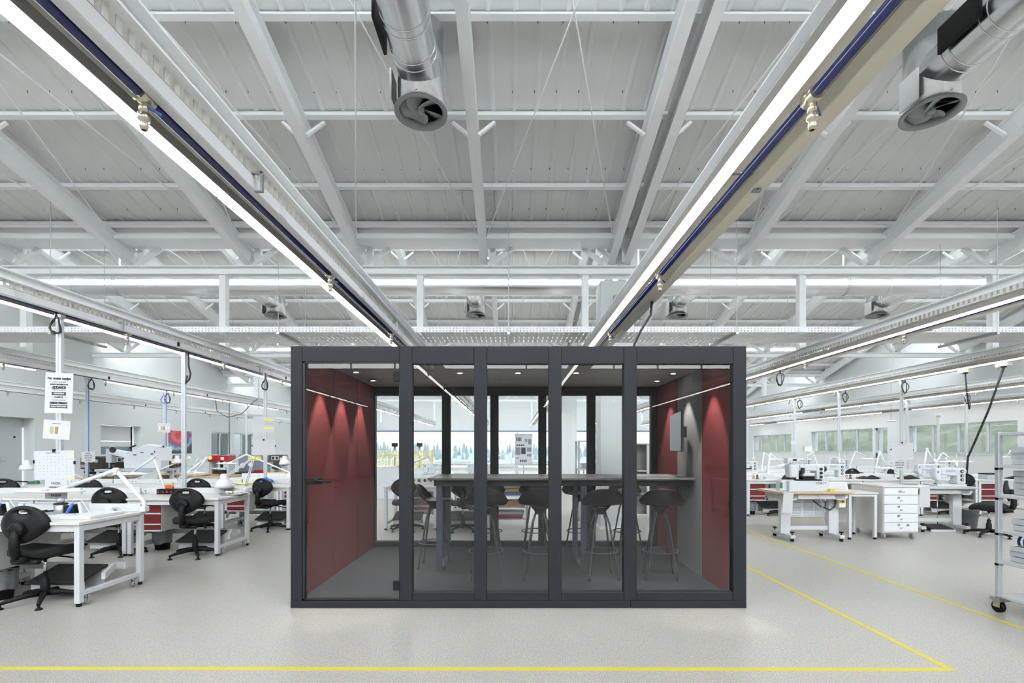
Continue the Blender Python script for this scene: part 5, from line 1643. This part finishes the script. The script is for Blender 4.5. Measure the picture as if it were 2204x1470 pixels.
t = thing('rail_rack', 'tall light steel rack on casters left of the white column behind the booth', 'rack', (px(1262, 0, 9.4).x, 9.5, 0))
for x in (-0.16, 0.3):
    for y in (-0.2, 0.2):
        MB().box(x - 0.018, x + 0.018, y - 0.018, y + 0.018, 0.09, 1.55).build('post', M['frame'], t)
        MB().cyl((x - 0.012, y, 0.045), (x + 0.012, y, 0.045), 0.045, n=14).build('caster', M['fan'], t)
for z in (0.25, 0.62, 1.0, 1.53):
    MB().box(-0.18, 0.32, -0.22, 0.22, z, z + 0.02).build('shelf', M['frame'], t)
for i, (z, m_) in enumerate(((0.64, 'black'), (1.02, 'machine_grey'), (0.74, 'drawer'))):
    MB().box(-0.12 + 0.03 * i, 0.24, -0.18, 0.12, z, z + 0.09).build('drawer_box', M[m_], t, 0.004)

# machine with yellow guards and machines at the far windows
t = thing('guarded_machine', 'machine with yellow wire guards before the far windows', 'machine', (-3.05, 13.6, 0))
MB().box(-0.75, 0.85, -0.3, 0.3, 0.0, 0.86).build('base_cabinet', M['machine'], t, 0.01)
M['guard'] = perforated_mat('yellow_mesh_guard', rgb(222, 208, 120), (0.04, 0, 0.04), (0.028, 0, 0.028), 0.5)
MB().box(-0.75, 0.85, -0.3, -0.296, 0.86, 1.34).build('guard_mesh', M['guard'], t)
for x in (-0.75, 0.05, 0.85):
    MB().box(x - 0.02, x + 0.02, -0.31, -0.28, 0.86, 1.36).build('guard_post', M['yellow'], t)
for x in (-0.25, 0.45):
    MB().cyl((x, 0, 0.86), (x, 0, 1.45), 0.03, n=10).build('thread_mast', M['brass'], t)
    MB().cbox((x, 0, 1.5), (0.16, 0.08, 0.1)).build('mast_head', M['black'], t, 0.01)

far = make_bench(1.6, 0.8, False, 1, False); uf = []
GF = 'far benches before the window wall'
for (x, y, l) in ((-3.2, 16.5, 'white bench before the far windows, left part through the booth glass'), (-0.6, 17.4, 'white bench before the far windows, in the middle of the booth view'), (3.4, 17.0, 'white bench before the far windows, right of the clad columns'), (-2.6, 20.5, 'farthest white bench under the window band, left'), (1.0, 20.5, 'farthest white bench under the window band, right')):
    place(far, uf, l, (x, y, 0), 0, GF)

sew = make_sewing(); uw = []
GW = 'white sewing machines'
place(sew, uw, 'white sewing machine on the far bench through the booth\'s second pane', (-1.75, 11.0, 0.752), 0, GW)
place(sew, uw, 'white sewing machine on the far bench through the booth\'s third pane', (-0.75, 11.0, 0.752), 0, GW)
flat_lamp('white wing lamp on the bench behind the booth door', (-1.4, 9.0, 0.79), (-1.55, 9.0, 1.25), (-2.0, 8.95, 1.08), (-2.1, 8.93, 1.05), 0.55)
flat_lamp('white wing lamp over the cart behind the booth', (0.1, 11.35, 0.79), (-0.1, 11.3, 1.3), (-0.55, 11.2, 1.12), (-0.62, 11.2, 1.09), 0.55)
t = thing('thread_rack', 'rack of black spool knobs on the bench behind the booth', 'rack', (-1.62, 8.75, 0.75))
MB().box(-0.22, 0.22, -0.03, 0.03, 0, 0.12).build('rack_body', M['laminate'], t, 0.004)
for i in range(4):
    MB().cyl((-0.16 + i * 0.105, -0.03, 0.07), (-0.16 + i * 0.105, -0.05, 0.07), 0.026, n=12).build('knob', M['brown'], t)

# ------------------------------------------------------------------ right: machine table with the buttonhole unit
TX = 4.55
mt = make_machine_table(); um = []
place(mt, um, 'wood-edged machine table standing nearest the booth at the right', (TX, 7.22, 0), 0, 'machine tables on T-shaped feet')
sp = thing('louvre_cabinet', 'white louvred control cabinet under the nearest machine table', 'cabinet', (TX + 0.05, 7.5, 0))
MB().box(-0.29, 0.27, 0.02, 0.24, 0.33, 0.60).build('cabinet_body', M['machine'], sp, 0.006)
for r in range(6):
    for c in (-0.17, 0.02, 0.19):
        MB().cbox((c - 0.01, 0.014, 0.365 + r * 0.038), (0.13, 0.016, 0.012), (0.5, 0, 0)).build('louvre', M['machine'], sp)
t = thing('buttonhole_machine', 'white sewing unit marked STM 17 on the nearest machine table', 'sewing machine', (TX, 7.48, 0.752))
MB().box(-0.36, 0.24, -0.18, 0.16, 0.0, 0.155).build('base_box', M['machine'], t, 0.006)
text('STM 17', 0.05, M['ink_grey'], t, (0.12, -0.182, 0.12), bold=0.0008)
MB().box(0.12, 0.24, -0.08, 0.10, 0.155, 0.40).build('column', M['machine'], t, 0.015, 2)
MB().box(-0.14, 0.13, -0.07, 0.08, 0.30, 0.40).build('arm', M['machine'], t, 0.012)
MB().prism([(-0.29, 0.20), (-0.17, 0.20), (-0.15, 0.40), (-0.31, 0.40)], -0.10, 0.06, 'y').build('head', M['machine'], t, 0.015)
MB().cyl((-0.13, -0.05, 0.165), (-0.13, -0.05, 0.36), 0.012, n=8).cbox((-0.10, -0.07, 0.30), (0.05, 0.05, 0.10)).build('needle_unit', M['dark_metal'], t)
MB().box(-0.20, 0.16, -0.14, -0.02, 0.155, 0.175).box(-0.12, 0.06, -0.12, -0.04, 0.175, 0.22).build('clamp_feed', M['black'], t, 0.003)
MB().box(-0.10, 0.08, -0.10, 0.02, 0.22, 0.27).build('work_clamp', M['laminate'], t, 0.01)
MB().lathe([(0, 0), (0.055, 0), (0.06, 0.02), (0.04, 0.06), (0, 0.06)], 18, Matrix.Translation((0.24, 0, 0.33)) @ Euler((0, PI / 2, 0)).to_matrix().to_4x4()).build('handwheel', M['dark_metal'], t)
for z in (0.33, 0.27, 0.21):
    MB().cyl((0.18, -0.08, z), (0.18, -0.095, z), 0.022, n=14).build('dial', M['dark_metal'], t)
c_ = MB().box(-0.33, -0.14, -0.08, 0.02, 0.42, 0.50).build('control_panel', M['machine'], t, 0.005)
MB().box(-0.25, -0.19, -0.083, -0.08, 0.455, 0.485).build('display', M['ink'], c_)
for i in range(4):
    MB().cyl((-0.29 + i * 0.045, -0.08, 0.437), (-0.29 + i * 0.045, -0.086, 0.437), 0.007, n=8).build('button', M['black'], c_)
MB().cyl((-0.24, 0, 0.40), (-0.24, 0, 0.42), 0.012, n=8).build('panel_post', M['machine_grey'], t)
MB().cyl((0.05, 0.06, 0.40), (0.05, 0.06, 0.62), 0.008, n=6).box(0.0, 0.12, 0.03, 0.09, 0.60, 0.68).build('thread_stand', M['plastic_white'], t)
t = thing('timer_box', 'small white box with green face at the nearest machine table end', 'device', (TX - 0.42, 7.42, 0.752))
MB().prism([(-0.055, 0.0), (0.075, 0.0), (0.06, 0.15), (-0.04, 0.15)], -0.06, 0.06, 'y').build('box_body', M['machine'], t, 0.008)
MB().box(-0.05, -0.01, -0.064, -0.06, 0.04, 0.13).build('green_label', M['green'], t)
MB().cyl((0.075, 0, 0.07), (0.10, 0, 0.07), 0.03, n=12).build('knob', M['black'], t)
o = MB().box(-0.075, 0.075, -0.002, 0.002, -0.15, 0.15).build('hanging_note', M['paper']); o.location = (4.11, 7.20, 0.59); o.rotation_euler = (0, 0.08, 0)
tag(o, 'white notes sheet hanging from the nearest machine table edge', 'paper')
t = thing('instruction_tray', 'white tilted tray with a printed sheet at the right end of the machine table', 'tray', (TX + 0.42, 7.42, 0.752))
MB().cbox((0, 0, 0.07), (0.36, 0.02, 0.13), (-0.3, 0, 0)).build('tray', M['plastic_white'], t, 0.004)
MB().cbox((0, -0.014, 0.075), (0.30, 0.003, 0.10), (-0.3, 0, 0)).build('printed_sheet', M['paper'], t)
MB().cbox((-0.05, -0.08, 0.012), (0.34, 0.1, 0.02)).build('foot_plate', M['machine'], t)
o = MB().cbox((0, 0, 0.02), (0.075, 0.05, 0.04)).build('yellow_block', M['yellow'], None, 0.004); o.location = (TX + 0.25, 7.26, 0.752); tag(o, 'small yellow block at the corner of the STM 17 unit', 'block')
t = thing('switch_box', 'pale box with red rotary switch under the nearest machine table', 'switch', (5.02, 7.36, 0.50))
MB().box(-0.05, 0.05, -0.02, 0.06, 0, 0.16).build('box', M['cream'], t, 0.004)
MB().box(-0.035, 0.035, -0.024, -0.02, 0.07, 0.12).build('yellow_plate', M['yellow'], t)
MB().cyl((0, -0.024, 0.095), (0, -0.04, 0.095), 0.016, n=12).build('red_knob', M['red'], t)
MB().tube([(-0.08, 0.02, 0.16), (-0.10, 0.0, 0.02), (-0.18, 0.0, -0.04), (-0.32, 0.0, 0.02), (-0.42, 0.02, 0.10)], 0.012, 6).build('cable_bundle', M['cable'], t)
MB().tube([(-0.45, -0.1, 0.24), (-0.38, -0.12, 0.10), (-0.35, -0.12, -0.1), (-0.30, -0.1, -0.24)], 0.004, 5).build('thin_wire', M['machine_grey'], t)

# small side table and numbered drawer cabinet
t = thing('side_table', 'small white side table between machine table and drawer cabinet', 'table', (5.38, 7.40, 0))
MB().box(-0.22, 0.24, 0, 0.55, 0.70, 0.725).build('table_top', M['laminate'], t, 0.004)
for x in (-0.185, 0.205):
    for y in (0.04, 0.5):
        l = MB().box(x - 0.022, x + 0.022, y - 0.022, y + 0.022, 0.03, 0.70).build('leg', M['frame'], t, 0.002)
        MB().cyl((x, y, 0), (x, y, 0.03), 0.024, n=10).build('foot', M['black'], l)
MB().box(-0.16, 0.18, 0.48, 0.495, 0.2, 0.69).build('modesty_panel', M['pedestal'], t)
MB().box(-0.21, 0.23, 0.02, 0.04, 0.66, 0.70).build('apron', M['frame'], t)
t = thing('drawer_cabinet', 'white five-drawer cabinet on casters with number labels', 'cabinet', (5.98, 7.42, 0))
MB().box(-0.27, 0.27, 0.02, 0.72, 0.10, 0.80).build('cabinet_body', M['laminate'], t, 0.003)
MB().box(-0.28, 0.28, 0.0, 0.73, 0.80, 0.825).build('cabinet_top', M['laminate'], t, 0.003)
z = 0.795
for i, (n1, hh) in enumerate((('60', 0.115), ('60', 0.14), ('40', 0.14), ('40', 0.14), ('20', 0.145))):
    d_ = MB().box(-0.262, 0.262, 0.004, 0.02, z - hh + 0.004, z - 0.004).build('drawer_front', M['plastic_white'], t, 0.003)
    text(n1, 0.05 if i in (0, 3) else 0.042, M['ink'], d_, (-0.04 if i else -0.02, 0.002, z - (0.06 if i == 0 else 0.04)), bold=0.0006)
    MB().cbox((0.035 if i == 0 else 0.0, 0.0, z - (0.068 if i == 0 else 0.085)), (0.04, 0.012, 0.018)).build('lock', M['machine_grey'], d_, 0.003)
    if i == 4:
        text('30', 0.05, M['ink'], d_, (0.10, 0.002, z - 0.045), bold=0.0008)
    z -= hh
for x in (-0.22, 0.22):
    for y in (0.08, 0.64):
        f_ = MB().box(x - 0.018, x + 0.018, y - 0.02, y + 0.02, 0.06, 0.10).build('caster_fork', M['chrome'], t)
        MB().cyl((x - 0.012, y, 0.04), (x + 0.012, y, 0.04), 0.04, n=14).build('caster_wheel', M['fan'], f_)

# second machine table with sewing machine, chair, bin
place(mt, um, 'machine table with grey edge and treadle, right of the numbered drawer cabinet', (7.22, 8.05, 0), 0, 'machine tables on T-shaped feet')
for ch in bpy.data.objects:
    if ch.parent and ch.parent.get('label', '').startswith('machine table with grey edge') and ch.name.startswith('table_top'):
        ch.data = ch.data.copy(); ch.data.materials[0] = M['machine_grey']
place(sew, uw, 'white flatbed sewing machine on the table beside the tray trolley', (7.5, 8.32, 0.752), 0, GW)
t = thing('treadle', 'black foot treadle under the second machine table', 'pedal', (7.25, 8.25, 0))
MB().cbox((0, 0, 0.06), (0.36, 0.26, 0.018), (0.2, 0, 0)).build('treadle_plate', M['mat'], t)
MB().box(-0.2, 0.2, -0.14, -0.11, 0.0, 0.035).box(-0.2, 0.2, 0.11, 0.14, 0.0, 0.075).build('treadle_frame', M['frame'], t)
MB().cyl((0.1, 0.1, 0.08), (0.1, 0.1, 0.64), 0.006, n=6).build('pull_rod', M['chrome'], t)
o = MB().box(-0.085, 0.085, -0.002, 0.002, -0.16, 0.16).build('hanging_note', M['paper']); o.location = (6.86, 8.03, 0.58)
tag(o, 'printed sheet hanging from the second machine table', 'paper')
place(chair, uc, 'black task chair turned sideways beside the tray trolley', (7.62, 7.72, 0), 0.75, GC)
t = thing('mesh_bin', 'grey tapered bin behind the chair beside the tray trolley', 'bin', (7.95, 8.42, 0))
MB().lathe([(0, 0.003), (0.11, 0.003), (0.15, 0.34), (0.156, 0.34), (0.152, 0.35), (0.14, 0.345), (0.10, 0.01)], 20).build('bin_body', M['bag'], t)

# ------------------------------------------------------------------ right: bench rows
BR = [
    (5.47, 10.0, 'white bench with maroon drawers beside the booth\'s right edge'),
    (6.67, 10.0, 'white bench right behind the STM 17 machine'),
    (7.87, 10.0, 'white bench behind the numbered drawer cabinet'),
    (9.07, 10.0, 'white bench behind the second machine table'),
    (10.27, 10.0, 'white bench behind the tray trolley'),
    (6.3, 12.4, 'white bench in the second right row, left part'),
    (7.5, 12.4, 'white bench in the second right row, middle part'),
    (8.7, 12.4, 'white bench in the second right row, under the sign pole'),
    (9.9, 12.4, 'white bench in the second right row, right part'),
    (11.1, 12.4, 'white bench in the second right row, far right part'),
    (8.2, 15.0, 'white bench in the third right row, below the window row, left'),
    (9.4, 15.0, 'white bench in the third right row, below the window row, middle'),
    (10.6, 15.0, 'white bench in the third right row, below the window row, right'),
    (11.8, 15.0, 'white bench in the third right row, below the window row, outermost'),
]
for x, y, l in BR:
    place(bench, ub, l, (x, y, 0), 0, GB)
for (x, y, r, l) in ((8.55, 12.35, 0.1, 'black chair back beside the white control-box sewing unit'), (5.6, 10.05, 0.4, 'black chair behind the STM 17 machine'),
                     (9.5, 12.4, 1.2, 'black chair under the right wing lamps, turned sideways'), (9.3, 10.1, -0.2, 'black chair at the bench behind the second sewing machine'),
                     (11.0, 12.4, 0.2, 'black chair at the right edge behind the trolley trays')):
    place(chair, uc, l, (x, y, 0), r, GC)
place(bin_, un, 'black bin with a grey bag under the maroon drawers at the booth\'s right edge', (5.08, 10.3, 0), 0, 'bins with grey bags')

def fl(label, u0, v0, u1, v1, u2, v2, y, L=0.6):
    b_ = px(u0, v0, y); flat_lamp(label, b_, px(u1, v1, y), px(u2, v2, y), px(u2 + (8 if u2 > u1 else -8), v2 + 4, y), L)
fl('white wing lamp nearest the booth\'s right edge, arm bent right', 1653, 1016, 1658, 976, 1682, 998, 10.7, 0.42)
fl('white wing lamp behind it, second from the booth\'s right edge', 1640, 1010, 1644, 975, 1660, 985, 13.1, 0.5)
fl('white wing lamp left of the big right-hand windows, middle of the second row', 1829, 1006, 1841, 972, 1868, 984, 13.1, 0.6)
fl('white wing lamp left of the sign pole, before the glazed door', 1884, 1016, 1893, 972, 1908, 1004, 10.75, 0.75)
fl('white wing lamp right of the sign pole, arm steep', 1988, 1014, 1995, 966, 2014, 1002, 10.75, 0.75)
fl('white wing lamp above the second sewing machine', 2010, 1008, 2028, 975, 2050, 990, 10.7, 0.85)
fl('white wing lamp behind the trolley\'s upper shelf', 2198, 1000, 2175, 970, 2168, 980, 13.1, 0.5)
fl('white wing lamp behind the white sewing unit\'s control box', 1760, 1010, 1750, 972, 1735, 985, 13.1, 0.5)

place(sew, uw, 'white sewing machine behind the sign pole at the right', (10.0, 12.75, 0.752), 0.1, GW)
place(sew, uw, 'white sewing machine behind the STM 17 unit', (6.2, 12.75, 0.752), 0, GW)
place(sew, uw, 'white sewing machine in the third right row under the windows', (9.2, 15.35, 0.752), 0, GW)

pole('aluminium pole carrying the planner at the right', 7.95, 9.86, 0.0, ZT)
pole('aluminium pole in front of the second right window', 7.95, 11.75, 0.0, ZT)
pole('aluminium pole beside the small barred window', 7.95, 13.6, 0.0, ZT)
pole('aluminium pole just right of the planner pole, farther back', 11.42, 13.97, 0.0, ZT)
pole('aluminium pole in front of the big right window, left', 11.42, 12.95, 0.0, 2.28)
pole('aluminium pole in front of the big right window, holding the slanting cable', 11.42, 12.15, 0.0, ZT)
for i, (x, y, l) in enumerate(((7.92, 9.8, 'black cable coil at the planner pole top'), (8.02, 11.7, 'black cable coil at the pole before the second right window'), (8.02, 13.55, 'black cable coil at the pole beside the barred window'), (11.35, 12.1, 'black cable ring at the pole with the slanting cable'), (4.72, 8.6, 'black cable curl right beside the booth\'s upper right edge'))):
    loop_cable(l, (x + 0.05, y, H(1.58)), 0.11, 0.16, seed=10 + i)
for (x_, y_, l_) in ((8.02, 7.88, 'small cream socket box under the trunking, holding the slanting cable'), (8.02, 8.55, 'small cream socket box under the trunking, left of the slanting cable')):
    t = thing('drop_box', l_, 'socket box', (x_, y_, H(1.60)))
    MB().box(-0.05, 0.05, -0.10, 0.10, -0.07, 0.0).build('box', M['cream'], t, 0.006)
    MB().box(-0.02, 0.02, -0.03, 0.03, -0.09, -0.07).build('plug', M['black'], t)
o = MB().tube([(8.02, 7.88, H(1.5)), (8.04, 8.15, 2.05), (8.06, 8.42, 1.50), (8.04, 8.52, 1.25), (8.02, 8.54, 0.76)], 0.016, 8).build('slanting_cable', M['cable']); tag(o, 'thick black cable slanting down to the second sewing table', 'cable')
o = MB().tube([(8.02, 8.55, H(1.5)), (8.10, 8.6, 2.35), (8.16, 8.62, 2.1), (8.16, 8.6, 2.2)], 0.012, 6).build('short_cable', M['cable']); tag(o, 'short black cable hanging left of the slanting cable', 'cable')
o = MB().tube([(1.34, 4.63, H(1.6)), (1.33, 4.63, 2.68), (1.24, 4.63, 2.54), (1.175, 4.65, 2.40), (1.165, 4.65, BZ1 + 0.012)], 0.012, 6).build('booth_feed_cable', M['cable']); tag(o, 'black cable dropping from the cream trunking to the booth roof', 'cable')
calendar('planner sheet clipped to the pole at the right', 1942, 972, 9.834, 48, 38, 5, 8, True, 5)
sheet('sign reading FAZER VERIFICAR ANTES DE below the right-hand planner', 1936, 998, 9.836, 30, 26, FZR)
sheet('sign reading FAZER VERIFICAR behind the STM 17 machine', 1796, 994, 11.724, 26, 22, FZR)
sheet('small sheet with orange print on the pole beside the barred window', 1708, 952, 13.574, 11, 10)

t = thing('pendant_lamp', 'small white pendant lamp before the right wall', 'lamp', px(1918, 908, 17.0))
MB().lathe([(0.0, 0.0), (0.13, 0.0), (0.14, 0.02), (0.10, 0.06), (0, 0.07)], 20).build('lamp_body', M['plastic_white'], t)
MB().cyl((0, 0, 0.07), (0, 0, zr(VAL[5], 17.0) + RB + 0.4 - t.location.z), 0.006, n=5).build('cord', M['machine_grey'], t)

# things lying on the right benches
def clutter(kind, label, u, y, rz=0.0):
    x = px(u, 0, y).x
    t = thing(kind, label, {'garment_heap': 'leather', 'paper_tray': 'tray', 'tool_box': 'box', 'spool_stand': 'spool'}[kind], (x, y, 0.751), rz)
    if kind == 'garment_heap':
        MB().grid(lambda a, b: (-0.22 + 0.44 * a, -0.12 + 0.24 * b, 0.02 + 0.05 * math.sin(a * PI) * math.sin(b * PI) * (1 + 0.4 * math.sin(a * 11))), 16, 8).build('heap', M['fabric_black'], t, thick=0.015)
    elif kind == 'paper_tray':
        MB().box(-0.18, 0.18, -0.13, 0.13, 0, 0.012).build('tray', M['frame'], t)
        MB().box(-0.16, 0.16, -0.11, 0.11, 0.012, 0.05).build('paper_stack', M['paper'], t)
    elif kind == 'tool_box':
        MB().box(-0.16, 0.16, -0.1, 0.1, 0, 0.10).build('box_body', M['machine_grey'], t, 0.006)
        MB().box(-0.165, 0.165, -0.105, 0.105, 0.10, 0.125).build('box_lid', M['black'], t, 0.006)
    else:
        for i in range(3):
            MB().lathe([(0, 0), (0.035, 0), (0.035, 0.01), (0.022, 0.02), (0.02, 0.09), (0, 0.1)], 12, Matrix.Translation((i * 0.08, 0, 0))).build('spool', M[('leather', 'brown', 'paper')[i]], t)
    return t
clutter('garment_heap', 'dark leather pieces heaped on the bench before the glazed door', 1870, 10.3)
clutter('garment_heap', 'dark leather pieces at the planner pole\'s foot', 1955, 10.3, 0.4)
clutter('garment_heap', 'long dark strap heap on the far right bench row', 1835, 12.7, 0.2)
clutter('paper_tray', 'white paper tray on the bench behind the drawer cabinet', 1905, 10.25)
clutter('paper_tray', 'white paper tray behind the second sewing machine', 2010, 10.2)
clutter('spool_stand', 'tan and brown spools on the bench at the booth\'s right edge', 1622, 10.2)
clutter('spool_stand', 'tan and brown spools below the wing lamp of the second row', 1822, 10.3)
clutter('tool_box', 'grey box with black lid beside the right-hand sign', 1990, 12.7)
clutter('paper_tray', 'white paper tray on the bench left of the STM 17 machine', 1660, 10.25)
clutter('tool_box', 'grey box with black lid at the booth\'s right edge', 1612, 12.8)

place(sew, uw, 'white sewing machine on the bench behind the second machine table', (8.9, 10.35, 0.752), 0, GW)
place(sew, uw, 'white sewing machine partly hidden by the STM 17 unit\'s thread stand', (6.85, 10.35, 0.752), 0.05, GW)
place(sew, uw, 'white sewing machine in the third right row, before the glazed door', (10.4, 15.35, 0.752), 0, GW)
place(sew, uw, 'white sewing machine behind the trolley in the second right row', (11.3, 12.75, 0.752), 0, GW)
clutter('garment_heap', 'dark straps heaped behind the trolley\'s upper shelf', 2190, 10.3, 0.3)
clutter('tool_box', 'grey box with black lid behind the second sewing machine', 2130, 10.25, 0.1)

# ------------------------------------------------------------------ tray trolley at the right edge
t = thing('tray_trolley', 'light steel trolley with stacked trays cut off by the right edge', 'trolley', (4.13, 4.16, 0))
for x, y in ((0.03, -0.03), (0.03, -1.0), (0.65, -0.03), (0.65, -1.0)):
    MB().box(x - 0.018, x + 0.018, y - 0.018, y + 0.018, 0.13, 1.54).build('post', M['alu'], t, 0.003)
    f_ = MB().box(x - 0.04, x + 0.04, y - 0.05, y + 0.04, 0.10, 0.13).box(x - 0.022, x - 0.016, y - 0.03, y + 0.03, 0.045, 0.10).box(x + 0.016, x + 0.022, y - 0.03, y + 0.03, 0.045, 0.10).build('caster_fork', M['chrome'], t)
    MB().cyl((x - 0.015, y, 0.05), (x + 0.015, y, 0.05), 0.05, n=18).build('caster_wheel', M['black'], f_)
    MB().cbox((x + 0.05, y, 0.11), (0.09, 0.03, 0.015), (0, 0.15, 0)).build('brake_pedal', M['dark_metal'], f_)
SH = (0.13, 0.42, 0.68, 0.98, 1.235, 1.51)
for i, z in enumerate(SH):
    MB().box(0.02, 0.67, -1.02, -0.012, z, z + 0.026).build('shelf', M['frame'], t, 0.003)
for z in SH[1:5]:
    MB().box(0.012, 0.05, -0.05, -0.01, z - 0.02, z).build('corner_bracket', M['galv'], t)
stacks = [(0.45, 3, 0.08, 0.045), (0.71, 2, 0.10, 0.05), (1.01, 4, 0.11, 0.052), (1.265, 3, 0.09, 0.05)]
wh = ('bottom', 'second', 'third', 'top')
nm = ('lowest', 'second', 'third', 'fourth')
for si, (z0, n, off, hh) in enumerate(stacks):
    for k in range(n):
        b_ = thing('flat_tray', '%s flat grey tray in the stack on the trolley\'s %s loaded shelf' % (nm[k], wh[si]), 'tray', (4.13 + off + 0.012 * (k % 2) + 0.25, 4.16 - 0.38 + 0.02 * (k % 2), z0 - 0.002 + k * hh), 0.02 * (k - 1), 'flat trays on the trolley')
        h2 = hh - 0.004
        MB().box(-0.25, 0.25, -0.3, 0.3, 0, 0.006).build('tray_bottom', M['machine_grey'], b_)
        MB().box(-0.25, -0.242, -0.3, 0.3, 0.006, h2).box(0.242, 0.25, -0.3, 0.3, 0.006, h2).box(-0.242, 0.242, -0.3, -0.292, 0.006, h2).box(-0.242, 0.242, 0.292, 0.3, 0.006, h2).build('tray_rim', M['frame'], b_)
t = thing('bundle_cards', 'upright white cards on the trolley\'s third tray stack', 'cards', (4.33, 3.85, 1.222))
o = MB()
MB().cbox((0.0, 0, 0.0), (0.02, 0.02, 0.002)).build('card_foot', M['paper'], t)
for i in range(3):
    MB().cbox((0.03 * i, 0.0, 0.0 - 0.1 + 0.05), (0.012, 0.09, 0.10), (0, 0.2, 0)).build('card', M['paper'], t)
t.location.z = 1.20 + 0.16 - 0.12
t = thing('blue_hose_coil', 'bright blue coiled air hose hanging under a trolley shelf', 'hose', (4.42, 3.98, 0.605))
pts = [(0.075 * math.cos(a * 0.4), 0.003 * a, 0.065 * math.sin(a * 0.4)) for a in range(60)]
MB().tube(pts, 0.011, 6).build('hose', M['blue'], t)

# ------------------------------------------------------------------ benches behind the camera, mirrored in the booth glass
for (x, y, l) in ((-4.4, 1.9, 'white bench mirrored in the booth door glass, nearest'), (-4.4, -0.6, 'white bench mirrored in the booth door glass, farther'), (5.0, 1.2, 'white bench mirrored in the right booth glass, nearest'), (5.0, -1.4, 'white bench mirrored in the right booth glass, farther')):
    place(bench, ub, l, (x, y, 0), PI if x > 0 else 0, GB)
place(chair, uc, 'black chair mirrored in the booth door glass', (-4.3, -0.4, 0), 0.2, GC)
place(chair, uc, 'black chair mirrored in the right booth glass', (4.9, -1.6, 0), 2.9, GC)
finish_texts()
